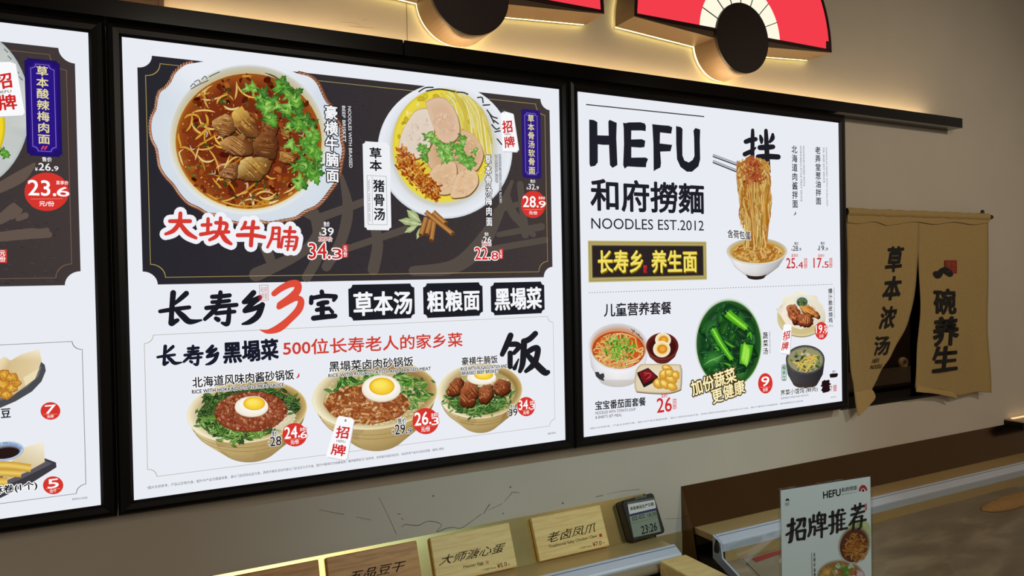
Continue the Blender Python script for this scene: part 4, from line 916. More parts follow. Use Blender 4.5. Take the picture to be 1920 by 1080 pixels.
for k in range(240):
    t = rg.gauss(0, .42); y = rg.uniform(292, 345); w = min(26, 3+(y-290)*.9) if y < 320 else 24; x = xm+t*w-(4 if y < 305 else 0); c = jit(rg, rg.choice([(196, 96, 54), (226, 146, 96), (170, 70, 36), (214, 120, 72)]), 16)
    A.blob(x, y, rg.uniform(1.2, 2.6), c, mixc(c, (80, 26, 8), .5))
for k in range(26):
    y = rg.uniform(330, 400); s_ = rg.choice((-1, 1)); x = xm+3+s_*rg.uniform(20, 27); c = jit(rg, rg.choice(YN), 14)
    A.ribbon([(x, y), (x+s_*rg.uniform(0, 5), y+14), (x+rg.uniform(-4, 4), y+32)], 1.8, c, mixc(c, (96, 48, 12), .5), 4)
A.build('noodle_bowl_picture', P3, label='printed noodles lifted by chopsticks above a white bowl')
A = Art(base=0.0036, seed=55)
A.text('含荷包蛋', 0, 0, 0, 0, (30, 30, 36), .035, .07, W_, quad=((1363, 446), (1406, 450), (1362, 430)), wob=.012)
A.text('北海道肉酱拌面', 1482.5, 273, 1494.5, 390, (34, 34, 40), .03, vert=True, wob=.012)
A.ribbon([(1490, 397, .6), (1489.5, 401, 2), (1486.5, 404, .8)], 1, (50, 40, 40))
A.text('NOODLES MIXED WITH', 1503.5, 274, 1507.5, 349, (70, 70, 76), .01, rot90=True, n=4); A.text('HOKKAIDO-STYLE MEAT SAUCE', 1498, 274, 1502.5, 378, (70, 70, 76), .01, rot90=True, n=4)
A.text('老弄堂葱油拌面', 1526.5, 275, 1538, 384, (34, 34, 40), .03, vert=True, wob=.012)
A.text('NOODLES MIXED WITH SCALLION', 1546.5, 277, 1550.5, 386, (70, 70, 76), .01, rot90=True, n=4); A.text('OIL AND SOY SAUCE', 1541, 277, 1545, 343, (70, 70, 76), .01, rot90=True, n=4)
A.text('儿童营养套餐', 0, 0, 0, 0, (30, 30, 36), .04, quad=((1131, 594), (1257, 588.5), (1130.8, 569.5)), wob=.014)
A.text('宝宝番茄面套餐', 0, 0, 0, 0, (30, 30, 36), .04, quad=((1115, 768.5), (1209, 760), (1114.8, 752)), wob=.012)
A.text('NOODLES WITH TOMATO SOUP', 0, 0, 0, 0, (60, 60, 66), .01, quad=((1115, 777), (1190, 769.5), (1115, 771.5)), n=4)
A.text("& BABY'S SET MEAL", 0, 0, 0, 0, (60, 60, 66), .01, quad=((1115, 785), (1164.5, 780), (1115, 779.5)), n=4)
A.text('蔬菜汤', 1428.5, 623, 1438.5, 664, (30, 30, 36), .035, .06, W_, vert=True, wob=.012)
A.text('GREEN VEGETABLE SOUP', 1440.3, 621, 1443, 662, (70, 70, 76), 0, rot90=True)
A.text('爆汁脆皮烧鸡', 1551, 541, 1559.5, 605, (34, 34, 40), .03, vert=True, wob=.012); A.text('(半只)', 1552, 609, 1560, 613.5, (60, 60, 66), 0)
A.text('CRISPY ROAST CHICKEN', 1561, 539, 1563.5, 597, (70, 70, 76), 0, rot90=True)
A.text('荠菜小馄饨', 0, 0, 0, 0, (34, 34, 40), .035, .07, W_, quad=((1462, 742), (1506, 736.5), (1461.8, 731.5)), wob=.012); A.text('(鲜肉)', 0, 0, 0, 0, (34, 34, 40), .03, .06, W_, quad=((1509, 737), (1531.5, 734.5), (1508.8, 727)))
A.text("SHEPHERD'S PURSE PORK WONTON", 0, 0, 0, 0, (80, 80, 86), 0, quad=((1462, 748.5), (1514, 742), (1462, 745)))
A.build('dish_name_lettering', P3)
A = Art(base=0.0002, seed=56)
for i in range(92):
    t = i/92; t2 = t+.0055; A.ribbon([(1104+459*t, 549-16*t), (1104+459*t2, 549-16*t2)], 1.0, (110, 112, 120), smooth=False); A.h -= STEP
A.build('dotted_line_print', P3)
prints(P3, [('price_print', lambda A: (price(A, 1482, 461, 1500.5, 470.5, '28.9', True, (44, 44, 50)), redprice(A, 1472.5, 484, 1504, 503, '25.4', (1506, 485, 1511.5, 503), 0, False))),
 ('price_print', lambda A: (price(A, 1531, 460.5, 1550.5, 470, '19.9', True, (44, 44, 50)), redprice(A, 1523.5, 484, 1552, 502, '17.5', (1553.5, 484.5, 1558.5, 502), 0, False))),
 ('price_print', lambda A: redprice(A, 1230, 747, 1258, 770.5, '26', (1260, 748, 1266.5, 767), 0, False)),
 ('price_badge', lambda A: badge(A, 1433.3, 718.5, 13.6, 19, '9')), ('price_badge', lambda A: badge(A, 1538.2, 620, 12.2, 16.6, '19.', '9')),
 ('price_print', lambda A: (A.text('.7', 1553.5, 724, 1559, 733, (150, 60, 60), 0), A.poly([(1561, 722), (1566.5, 721), (1566.5, 733), (1561, 733.5)], (206, 110, 110)), A.text('元\n份', 1562, 722.5, 1565.6, 732.3, (246, 230, 230), .02))), ('price_print', lambda A: A.text('售价', 1559, 694.5, 1565, 698, (44, 44, 50), .02))], 57)
A = Art(base=0.0038, seed=58)
A.brush([[(1541,716,4),(1552,714,4)],[(1541,719,5),(1551,717,5)],[(1539,723,4),(1554,720,4)],[(1542,727,5),(1552,725,5)],[(1541,731,6),(1552,730,6)],[(1542,735,3),(1550,733,3)],[(1544,714,4),(1545,734,4)],[(1550,714,4),(1550,733,4)],[(1556,703,5),(1567,702,5)],[(1556,706,4),(1566,705,4)],[(1560,701,3),(1561,706,4)],[(1565,701,3),(1565,705,4)]], (34, 16, 20))
A.build('marker_scribble', P3, label='black marker strokes over the lowest price')
# --- tomato noodle set
A = Art(base=0.0004, seed=61); rg = A.rg
o = lambda u, v: (1080+u/3.375, 520+v/3.375)
cx, cy = o(268, 440); n = 48
bowl_side(A, cx, cy, 56.5, 43, 3, 1158, 712, 34, 14, [(196, 198, 204), (232, 234, 238), (244, 244, 247), (234, 235, 240), (206, 208, 214)])
A.rings([ell(cx, cy, 56.5, 44, 3, n), ell(cx, cy, 54.5, 42, 3, n), ell(cx, cy+4, 50, 36, 3, n)], [(214, 216, 222), [mixc((242, 243, 246), (206, 206, 208), .5-.5*sin(math.radians(i*7.5))) for i in range(n)], (206, 150, 110)])
A.rings([ell(cx, cy+6, 49, 35, 3, n), ell(cx, cy+6, 42, 30, 3, n)], [(172, 56, 18), (206, 84, 30)])
EE = (cx, cy+7, 46, 32); noodles(A, EE, [(cx-10, cy+12, 16), (cx+12, cy+4, 16), (cx-20, cy+5, 12), (cx+5, cy+22, 14)], 110, 2.8, 36, [(240, 206, 130), (246, 222, 160), (226, 176, 90), (236, 190, 110)], (150, 70, 20))
for k in range(150):
    t = rg.uniform(0, 6.28); q = rg.uniform(0, 1)**.6; x = cx+2+30*q*cos(t); y = cy+2+24*q*sin(t); a = rg.uniform(0, 3.1); c = jit(rg, rg.choice([(96, 170, 40), (130, 200, 60), (70, 140, 30), (160, 216, 90)]), 16); l = rg.uniform(1.5, 4)
    A.ribbon([(x-l*cos(a), y-l*sin(a)), (x+l*cos(a), y+l*sin(a))], rg.uniform(1.4, 3), c, mixc(c, (20, 70, 10), .4), 2, None, False)
for P in ([(1183, 617), (1190, 622)], [(1185, 624), (1189, 619)], [(1192, 624), (1197, 629)], [(1197, 626), (1200, 634)], [(1201, 632), (1205, 638)]): A.stroke([q+(1.3,) for q in P], (60, 60, 62))
A.poly(spline([o(*q) for q in [(118,600),(140,598),(150,612),(172,606),(178,628),(172,640),(178,655),(160,650),(140,640),(124,625)]], 3), (58, 58, 62))
A.build('noodle_bowl_picture', P3, label='printed tomato noodle bowl with chopped greens')
A = Art(base=0.0007, seed=62); rg = A.rg
cx, cy = o(545, 435)
bowl_side(A, cx, cy, 30.5, 24, 0, cx, 676, 14, 6, [(120, 52, 44), (110, 44, 38), (92, 32, 28), (80, 26, 22)])
A.rings([ell(cx, cy, 30.5, 25, 0, 40), ell(cx, cy, 29, 23.5, 0, 40), ell(cx, cy+3, 24, 18, 0, 40)], [(146, 74, 62), (98, 34, 28), (66, 20, 16)])
for (u, v, r, q) in ((548, 394, 15, 13.5), (540, 452, 16.5, 15.5)):
    x, y = o(u, v); A.rings([ell(x+.6, y+1, r, q, 0, 30), ell(x, y, r*.95, q*.95, 0, 30), ell(x+1.5, y+.5, r*.62, q*.6, 0, 30), ell(x+1.5, y+.5, r*.5, q*.46, 0, 30), ell(x+2, y, r*.22, q*.22, 0, 30)], [(160, 130, 96), (246, 240, 226), (240, 206, 110), (206, 120, 30), (236, 170, 60)])
A.build('egg_bowl_picture', P3)
A = Art(base=0.0010, seed=63); rg = A.rg
pl = spline([o(*q) for q in [(378,585),(400,556),(440,548),(640,550),(662,560),(668,600),(664,690),(650,715),(560,735),(400,726),(374,712),(368,660),(378,585)]], 5)
A.poly([(x+.8, y+1.6) for x, y in pl], (96, 84, 66)); A.poly(pl, (196, 178, 140)); c_ = o(520, 640); A.fan(c_, [(c_[0]+(x-c_[0])*.94, c_[1]+(y-c_[1])*.92) for x, y in pl], (236, 226, 204), (222, 208, 176))
A.poly([o(*q) for q in [(386,602),(455,572),(518,628),(518,650),(430,697),(424,690),(388,618)]], (40, 26, 28)); A.poly([o(*q) for q in [(396,604),(455,579),(508,630),(430,672)]], (122, 22, 28))
for P in ([(430,625),(455,605),(480,620)], [(440,645),(465,630),(470,615)], [(425,610),(445,598)]): A.ribbon([o(*q) for q in P], 1.8, (206, 80, 84), None, 4, .4)
for (u, v, r, q, a) in [(575,575,11,7,10),(560,610,13,9,-30),(600,640,13,10,30),(520,670,11,10,60),(560,675,13,9,40),(605,690,11,8,20),(590,605,10,8,0),(630,620,8,9,0)]:
    x, y = o(u, v); A.blob(x, y, r, (244, 206, 96), (196, 134, 36), q, a, 9, .12); A.blob(x-2, y-2, r*.5, (250, 226, 140), (240, 200, 90), q*.4, a, 8, .1)
A.build('side_dish_picture', P3, label='printed plate of potato wedges with a red dip')
# --- green vegetable soup
A = Art(base=0.0004, seed=64); rg = A.rg
cx, cy = o(965, 418); n = 56
A.rings([ell(cx, cy, 63.5, 85, 0, n), ell(cx, cy, 61.5, 82.5, 0, n), ell(cx+1, cy+2, 60, 81, 0, n)], [(226, 230, 232), (206, 214, 206), (110, 150, 70)])
A.rings([ell(cx, cy+1, 60, 80.5, 0, n), ell(cx, cy+1, 50, 70, 0, n), ell(cx, cy, 20, 30, 0, n)], [(40, 92, 34), (24, 62, 32), (20, 52, 30)])
EG = (cx, cy+1, 58, 79)
for k in range(90):
    t = rg.uniform(0, 6.28); q = sqrt(rg.uniform(0, 1))*.88; x = cx+56*q*cos(t); y = cy+76*q*sin(t); r = rg.uniform(8, 17); c = jit(rg, rg.choice([(30, 84, 38), (22, 66, 34), (44, 108, 44), (18, 52, 28), (36, 96, 36)]), 10); a = rg.uniform(0, 6.28)
    P = spline([clampe(x+r*k2*cos(a+tt), y+r*k2*sin(a+tt)*1.2, EG) for tt, k2 in ((0, 1.2), (.8, .8), (1.7, .6), (2.8, .9), (3.8, .7), (5.2, .8), (6.28, 1.2))], 3)[:-1]
    A.fan((x, y), P, mixc(c, (110, 190, 90), .12), mixc(c, (6, 24, 14), .35)); 
    A.ribbon([clampe(x-r*cos(a), y-r*sin(a), EG), (x, y), clampe(x+r*cos(a), y+r*sin(a), EG)], .8, mixc(c, (150, 206, 120), .4), None, 3, .4)
def stalk(pts, w, hi, lo, n):
    A.ribbon([p+(w*k,) for p, k in zip(pts, (1.0, .9, .7))], 1, mixc(hi, lo, .3), lo)
    for j in range(n):
        f = (j+.5)/n-.5; A.ribbon([(p[0]+f*w*.8*dx, p[1]+f*w*.8*dy) for p, (dx, dy) in zip(pts, ((.6, .7),)*3)], w*.09, mixc(hi, (206, 246, 130), rg.random()*.6), None, 4, .3)
stalk([o(955, 225), o(1010, 270), o(1078, 322)], 17, (126, 214, 40), (60, 150, 24), 7)
stalk([o(865, 325), o(910, 410), o(985, 520)], 13, (110, 204, 40), (50, 140, 26), 6)
stalk([o(1080, 425), o(1072, 490), o(1060, 550)], 24, (120, 210, 36), (56, 150, 24), 7)
for P in ([(935,400),(975,430),(1000,440)], [(880,440),(900,460),(880,480)], [(930,540),(975,560),(960,590)], [(1080,380),(1100,350),(1110,400)]): A.ribbon([o(*q) for q in P], 5, (90, 180, 46), (44, 120, 30), 4, .3)
Pl = spline([o(*q) for q in [(790,530),(830,470),(900,465),(940,500),(905,545),(850,575),(800,570),(790,530)]], 4)[:-1]; A.fan(o(865, 520), Pl, (66, 140, 56), (24, 80, 34))
for k in range(7): A.ribbon([o(800+k*4, 560-k*3), o(860+k*8, 520-k*3), o(900+k*5, 545-k*10)], .8, (120, 190, 100), None, 4, .3)
for k in range(30):
    t = rg.uniform(0, 6.28); q = sqrt(rg.uniform(0, 1))*.85; A.blob(cx+58*q*cos(t), cy+78*q*sin(t), .8, (206, 232, 206), (120, 170, 120))
A.build('vegetable_bowl_picture', P3)
A = Art(base=0.0040, seed=65)
for t, q in (('加份蔬菜', (o(735, 752), o(1012, 655), o(715, 660))), ('更健康', (o(862, 800), o(1066, 728), o(848, 712)))):
    A.text(t, 0, 0, 0, 0, (236, 214, 130), .05, .085, (62, 48, 20), quad=q, wob=.012)
    A.h += 3e-5; A.text(t, 0, 0, 0, 0, (250, 240, 200), .01, quad=q, wob=.0)
A.build('gold_outlined_lettering', P3)
# --- roast chicken
A = Art(base=0.0004, seed=66); rg = A.rg
cx, cy = o(1425, 245)
A.rings([ell(cx, cy+2, 45.5, 38, 0, 40), ell(cx, cy, 45.5, 37, 0, 40), ell(cx, cy-1, 42, 34, 0, 40)], [(96, 84, 50), (226, 210, 160), (206, 190, 136)])
A.polyv([o(*q) for q in [(1262,200),(1300,190),(1310,120),(1360,120),(1390,95),(1430,85),(1450,110),(1520,115),(1540,160),(1565,175),(1580,260),(1520,300),(1420,330),(1330,300),(1300,250)]], [jit(rg, (234, 226, 206), 14) for _ in range(15)])
x, y = o(1430, 155); A.rings([ell(x, y, 13.5, 13, 0, 24), ell(x, y, 12, 11, 0, 24), ell(x, y+1, 9.5, 8, 0, 24)], [(206, 206, 200), (244, 244, 242), (66, 96, 60)]); scatter(A, (x, y+1, 8, 6), 30, .6, 1.4, [(120, 150, 80), (40, 60, 40), (160, 180, 120)], .3)
for c in ([(1330,180),(1380,170),(1420,215),(1440,260),(1410,300),(1370,290),(1340,240)], [(1415,185),(1470,175),(1500,205),(1545,240),(1530,255),(1470,235),(1430,215)], [(1400,240),(1440,225),(1490,235),(1500,290),(1450,310),(1410,300)], [(1350,210),(1375,200),(1400,280),(1380,290)]):
    meat(A, [o(*q) for q in c], rg.choice([(150, 66, 36), (170, 84, 44)]), (226, 150, 96), (76, 28, 16), rg.uniform(.9, 1.7), 9)
meat(A, [o(*q) for q in [(1415,185),(1470,175),(1500,205),(1545,240),(1530,255),(1470,235),(1430,215)]], (206, 130, 60), (236, 186, 110), (120, 60, 24), .5, 7)
A.build('chicken_picture', P3)
A = Art(base=0.0036, seed=67)
hangtag(A, [o(1308, 302), o(1316, 296), o(1352, 300), o(1358, 308), o(1346, 478), o(1340, 486), o(1290, 478), o(1285, 470)], [('招', (o(1302, 395), o(1345, 385), o(1308, 345))), ('HEFU', (o(1308, 404), o(1335, 400), o(1309, 394))), ('牌', (o(1292, 462), o(1334, 456), o(1300, 412)))])
A.build('hang_tag_print', P3)
# --- wonton pot
A = Art(base=0.0004, seed=68); rg = A.rg
cx, cy = o(1450, 520)
bowl_side(A, cx, cy, 36.5, 27, 0, cx, 719, 23, 9, [(60, 58, 62), (72, 70, 74), (58, 56, 60), (44, 42, 46), (34, 32, 36)])
A.rings([ell(cx, cy, 36.5, 27, 0, 40), ell(cx, cy, 35, 25.5, 0, 40), ell(cx, cy+2, 31, 22, 0, 40)], [(84, 82, 88), (52, 50, 54), (150, 146, 110)])
EP = (cx, cy+3, 30, 21)
for k in range(14):
    t = rg.uniform(0, 6.28); q = rg.uniform(.1, .75); A.blob(cx+28*q*cos(t), cy+4+19*q*sin(t), rg.uniform(6, 10), jit(rg, (222, 210, 178), 14), (150, 134, 96), rg.uniform(4, 7))
scatter(A, EP, 40, 1, 2.5, [(110, 150, 70), (80, 110, 50), (60, 70, 50)], .2, 1.8, .9)
for k in range(12):
    x, y = cx+rg.uniform(-14, 16), cy+rg.uniform(-5, 16); a = rg.uniform(-1.2, .8); A.ribbon([(x-12*cos(a), y-12*sin(a)), (x+11*cos(a), y+11*sin(a))], 2.2, (238, 214, 96), (190, 150, 40), smooth=False)
for k in range(10):
    t = rg.uniform(3.4, 6.0); A.stroke([(cx+30*cos(t), cy+21*sin(t), 1.2), (cx+32*cos(t+.08), cy+22*sin(t+.08), 1.2)], (150, 150, 150))
gx0, gy0 = o(1300, 552); gx1, gy1 = o(1331, 655); 
A.poly([(gx0, gy0+2), (gx0+2, gy0), (gx1-2, gy0-1), (gx1, gy0+2), (gx1, gy1-2), (gx1-2, gy1), (gx0+2, gy1), (gx0, gy1-2)], (46, 110, 80)); A.poly([(gx0+.8, gy0+2), (gx0+2, gy0+.8), (gx1-2, gy0), (gx1-.8, gy0+2), (gx1-.8, gy1-2), (gx1-2, gy1-.8), (gx0+2, gy1-.8), (gx0+.8, gy1-2)], (206, 224, 214))
A.text('纯手工', gx0+1.5, gy0+2, gx1-1.5, gy1-2, (30, 90, 64), .05, vert=True)
A.build('wonton_pot_picture', P3)
A = Art(base=0.0002, seed=69)
A.text('*图片仅供参考，产品以实物为准，图片中产品为摆盘效果，请以门店实际出品为准，具体价格及活动内容以门店当日公示为准，图片中餐具仅为拍摄道具，最终解释权归门店所有', 0, 0, 0, 0, (70, 70, 76), 0, quad=((1105, 805.5), (1506, 753), (1105, 802)))
A.text('最新菜单', 1557, 745, 1567, 748, (90, 90, 94), 0, quad=((1557.5, 746.5), (1567.5, 745), (1557.5, 744.2)))
A.build('small_print', P3)
# ------------------------------------------------------------ cloth curtain in front of the serving hatch
NY = 0.004
class Cloth(Plane):
    def wave(s, a, b):
        t = max(0.0, min(1.0, (0.60-b)/0.6)); return 0.005*t*sin(a*26+1.2+b*3)+0.006*t*sin(a*11-b*6)+0.004*t*sin(b*15+a*9)+0.0022*sin(a*60+b*19)*t
    def at(s, a, b, h=0.0): return s.o + s.u*a + s.v*b + s.n*(h+s.wave(a, b))
CL = Cloth((0, NY, Z0), (1, 0, 0), (0, 0, 1))
root = empty('noren_curtain', (2.45, NY, Z0+0.62), 'tan linen split curtain with black characters hanging at the serving hatch', 'curtain')
def along(P, t):
    k = t*(len(P)-1); i = min(int(k), len(P)-2); f = k-i; return (P[i][0]+(P[i+1][0]-P[i][0])*f, P[i][1]+(P[i+1][1]-P[i][1])*f)
def cloth(Lp, Rp, nu, nv, h=0.0, sag=None):
    L = spline([(x, y) for x, y in Lp], 6); R = spline([(x, y) for x, y in Rp], 6); v = []; 
    for j in range(nv+1):
        l = along(L, j/nv); r_ = along(R, j/nv)
        for i in range(nu+1):
            t = i/nu; px, py = l[0]+(r_[0]-l[0])*t, l[1]+(r_[1]-l[1])*t
            if sag: py += sag(t, j/nv)
            a, b = CL.ab(px, py); v.append(CL.at(a, b, h))
    f = [(j*(nu+1)+i, j*(nu+1)+i+1, (j+1)*(nu+1)+i+1, (j+1)*(nu+1)+i) for j in range(nv) for i in range(nu)]
    return v, f
def clothmesh(name, m, *a, **k):
    v, f = cloth(*a, **k); b = MB(); b.add(v, f, 0, True); o = b.build(name, m, root); s = o.modifiers.new('thickness', 'SOLIDIFY'); s.thickness = 0.0012; s.offset = -1; return o
LP = clothmesh('left_panel', LINEN, [(1586.5,409),(1587.5,480),(1589,560),(1591,640),(1594,690),(1601,722),(1604,742)], [(1722.6,410),(1722.6,470),(1717.5,520),(1708,580),(1693,628),(1671,672),(1645,706),(1633,731)], 26, 40)
HEM = mat('tan_linen_reverse', (198, 166, 108), 0.9, 0, .1, 120, .2)
clothmesh('turned_hem', HEM, [(1603,737),(1606,755),(1609,770),(1611.5,780)], [(1632,729),(1637,737),(1637,750),(1613,780)], 10, 12, h=0.0022)
RP = clothmesh('right_panel', LINEN, [(1723.2,410),(1723.4,475),(1724.5,560),(1722,610),(1718,655),(1713.5,700),(1711,727)], [(1853,413),(1853,480),(1853.5,560),(1854,620),(1855,680),(1856,715),(1857,738)], 26, 40, sag=lambda t, v: v**6*(10*math.exp(-((t-.62)/.16)**2)-2*t))
clothmesh('turned_hem', HEM, [(1711.5,722),(1711,729),(1711,734)], [(1788,735),(1793,741),(1797,747)], 14, 6, h=0.0022, sag=lambda t, v: -2*sin(3.14*t)*v)
# sleeve round the rod
pl, pr = atY(1586.5, 396, NY), atY(1852, 404, NY); zr = (pl.z+pr.z)/2-.004
m = MB(); loops = []
for i in range(41):
    x = pl.x+(pr.x-pl.x)*i/40; k = 0.0010*sin(i*1.9)+0.0008*sin(i*.7); gather = 0.004 if i in (8, 10, 12) else 0
    loops.append([(x, NY+0.011*cos(t)*(1+k*20)-0.0, zr+(0.013+k)*sin(t)-gather*.3) for t in [2*pi*j/14 for j in range(14)]])
m.loft(loops, True, False); m.build('rod_sleeve', LINEN, root)
v, f = cloth([(1586.5,400),(1586.5,408),(1586.5,417)], [(1853,404),(1853,412),(1853,419)], 44, 4, 0.0052, sag=lambda t, v: v*(2.2*sin(t*23)+2.0*math.exp(-((t-.27)/.05)**2)*2.5))
m = MB(); m.add(v, f, 0, True); o = m.build('top_band', LINEN, root)
m = MB(); m.tube([(pl.x-.003, NY, zr), (pr.x+.022, NY, zr)], 0.0085, 14); m.build('rod', mat('dark_wood_rod', (44, 30, 24), .5, 0, .1, 20), root)
A = Art(CL, 0.0032, 71); NK = (24, 20, 20)
for t, q in (('草', (1661, 460, 1690, 510)), ('本', (1657, 515, 1687, 563)), ('浓', (1652, 572, 1680, 617)), ('汤', (1640, 628, 1670, 666))):
    A.text(t, 0, 0, 0, 0, NK, .065, quad=((q[0]-2, q[3]), (q[2]-2, q[3]-2), (q[0]+4, q[1]+4)), wob=.03, n=12)
A.text('HEFU', 0, 0, 0, 0, NK, .02, quad=((1632, 681), (1648, 679.5), (1635, 673))); A.text('NOODLE', 0, 0, 0, 0, NK, .02, quad=((1628, 692), (1654, 690), (1631, 684.5)))
A.build('printed_characters', LP, INK)
A = Art(CL, 0.0036, 72)
A.brush([[(1754, 513, 10), (1758, 515, 14), (1764, 509, 8)], [(1761, 511, 9), (1768, 506, 10), (1774, 509, 12), (1779, 514, 10)]], NK)
for t, q in (('碗', (1750, 543, 1788, 586)), ('养', (1748, 596, 1792, 645)), ('生', (1748, 652, 1793, 692))):
    A.text(t, *q, NK, .065, wob=.03, n=12)
A.build('printed_characters', RP, INK)
A = Art(CL, 0.0034, 73); A.poly([(1769.5, 488), (1792, 488), (1792, 512.5), (1769.5, 512.5)], (150, 44, 32)); A.text('草本\n养生', 1772, 491, 1789.5, 510, (176, 96, 60), 0)
A.build('red_seal_print', RP, INK)
# wall peg that carries the rod
p = atY(1842, 392, NY+.012); m = MB(); m.tube([(p.x, WY-.001, zr-.004), (p.x, NY+.020, zr-.004), (p.x, NY+.013, zr+.002), (p.x, NY+.012, zr+.016), (p.x, NY+.012, zr+.024), (p.x, NY+.012, zr+.028)], [.006, .006, .0065, .0068, .006, .002], 12)
tag(m.build('curtain_peg', mat('black_peg', (26, 22, 20), .4), None), 'dark wall peg holding the right end of the curtain rod', 'peg')

# things inside the hatch
p = atY(1690, 716, 0.42)
m = MB(); m.box(2.2, 3.6, 0.40, 0.74, p.z-.012, p.z); tag(m.build('kitchen_shelf', mat('shelf_steel', (120, 104, 88), .4, .4), None), 'dim grey shelf inside the serving hatch behind the curtain gap', 'shelf')
p = atY(1697, 680, 0.72); m = MB(); m.loft([[(p.x+.012+.6*r_*cos(t), y, p.z-.006+.6*r_*sin(t)) for t in [2*pi*j/20 for j in range(20)]] for r_, y in ((.05, .748), (.052, .735), (.046, .728), (.022, .728), (.018, .735))]); 
tag(m.build('tape_roll', mat('pale_yellow_tape', (214, 190, 140), .6), None), 'small pale roll on the kitchen wall seen through the curtain gap', 'roll')

# ------------------------------------------------------------ serving counter, two units against the wall
SPL = Plane((0, 0.003, Z0-0.302), (1, 0, 0), (0, 0.047, 0.107))
ZD = Z0-0.302
BODY = mat('brown_counter_front', (74, 58, 46), .5, 0, .1, 4)
def glassmat():
    m = bpy.data.materials.new('clear_glass'); m.use_nodes = True; nt = m.node_tree; nt.nodes.clear()
    t = nt.nodes.new('ShaderNodeBsdfTransparent'); t.inputs[0].default_value = (.93, .95, .95, 1)
    g = nt.nodes.new('ShaderNodeBsdfGlossy'); g.inputs['Roughness'].default_value = 0.03
    lw = nt.nodes.new('ShaderNodeLayerWeight'); lw.inputs[0].default_value = 0.5; pw = nt.nodes.new('ShaderNodeMath'); pw.operation = 'POWER'; pw.inputs[1].default_value = 4.0; nt.links.new(lw.outputs['Facing'], pw.inputs[0]); f = nt.nodes.new('ShaderNodeMath'); f.operation = 'MULTIPLY_ADD'; f.inputs[1].default_value = 0.45; f.inputs[2].default_value = 0.03; nt.links.new(pw.outputs[0], f.inputs[0])
    x = nt.nodes.new('ShaderNodeMixShader'); o = nt.nodes.new('ShaderNodeOutputMaterial')
    nt.links.new(f.outputs[0], x.inputs[0]); nt.links.new(t.outputs[0], x.inputs[1]); nt.links.new(g.outputs[0], x.inputs[2]); nt.links.new(x.outputs[0], o.inputs[0]); return m
GLASS = glassmat()
def unit(x0, x1, label, right):
    r = empty('serving_counter', ((x0+x1)/2, -0.3, 0), label, 'counter')
    m = MB(); prof = [(WY-.002, Z0-.195), (0.003, ZD), (0.003, ZD-.0), (WY-.002, ZD-.0)]
    m.prism([(x0, y, z) for y, z in [(WY-.001, Z0-.1955), (0.003, ZD), (WY-.001, ZD)]], (x1-x0, 0, 0)); 
    m.build('backsplash', DARK_STEEL if right else STEEL, r)
    m = MB(); m.box(x0, x1, -0.076, WY-.001, ZD-.018, ZD-.0005); m.build('deck', DECK, r)
    m = MB(); m.prism([(x0, y, z) for y, z in [(-.0765, ZD+.004), (-.082, ZD+.0045), (-.107, ZD-.009), (-.110, ZD-.014), (-.110, ZD-.034), (-.0765, ZD-.034)]], (x1-x0, 0, 0))
    rail = m.build('rail', ALU, r)
    m = MB(); m.box(x0+.002, x1-.002, -.0905, -.089, ZD+.0002, ZD+.0012) if False else m.prism([(x0+.002, y, z) for y, z in [(-.0868, ZD+.0020), (-.0885, ZD+.0011), (-.0885, ZD+.0016), (-.0868, ZD+.0025)]], (x1-x0-.004, 0, 0)); m.build('groove', mat('groove_shadow_gap', (120, 132, 150), .5), rail)
    return r
UL = unit(-0.45, 1.268, 'left serving counter of gold steel carrying the wooden price plaques', False)
UR = unit(1.412, 4.3, 'right serving counter with a sloping glass lid and brown steel backsplash', True)
# left unit: pulled-back lid roll, cabinet
m = MB(); m.tube([(-.45, -.127, ZD-.024), (1.272, -.127, ZD-.024)], .0125, 18); m.build('lid_roll', mat('beige_roller', (204, 184, 150), .35, .3), UL)
m = MB(); m.tube([(-.45, -.153, ZD-.045), (1.262, -.153, ZD-.045)], .006, 12); m.build('guide_rod', ALU, UL)
m = MB(); m.box(-.45, 1.162, -.56, -.1, .02, ZD-.06); m.box(-.45, 1.268, -.08, WY-.001, .02, ZD-.019); m.build('cabinet', BODY, UL)
m = MB(); m.box(1.166, 1.25, -.55, -.142, .0, ZD-.0355); m.build('divider', mat('dark_divider', (60, 46, 38), .5), UL)
m = MB(); m.prism([(1.2685, y, z) for y, z in [(WY-.001, Z0-.196), (.003, ZD), (-.02, ZD-.1), (WY-.001, ZD-.1)]], (.006, 0, 0)); m.build('end_panel', mat('dark_end_panel', (56, 42, 34), .45), UL)
# right unit: wing, lid, tray
m = MB(); m.prism([(1.404, y, z) for y, z in [(WY-.001, Z0-.1955), (.003, ZD), (-.022, ZD-.12), (WY-.001, ZD-.12)]], (.0075, 0, 0)); m.build('end_panel', DARK_STEEL, UR)
GS = Plane((1.412, -.110, ZD-.012), (1, 0, 0), (0, .112, .048))
def slab(P, a0, a1, b0, b1, h0, h1):
    m = MB(); m.prism([P.at(a, b, h0) for a, b in ((a0, b0), (a1, b0), (a1, b1), (a0, b1))], P.n*(h1-h0)); return m
slab(GS, 0.004, 2.85, -.40, -.001, 0, .004).build('glass_lid', GLASS, UR)
slab(GS, .25, 2.85, -.432, -.401, -.006, .012).build('lid_handle', mat('cream_lid_handle', (216, 196, 154), .5), UR, bevel=.002)
TR = bpy.data.materials.new('brown_grey_painted_reflection'); TR.use_nodes = True; nt = TR.node_tree; b = nt.nodes['Principled BSDF']
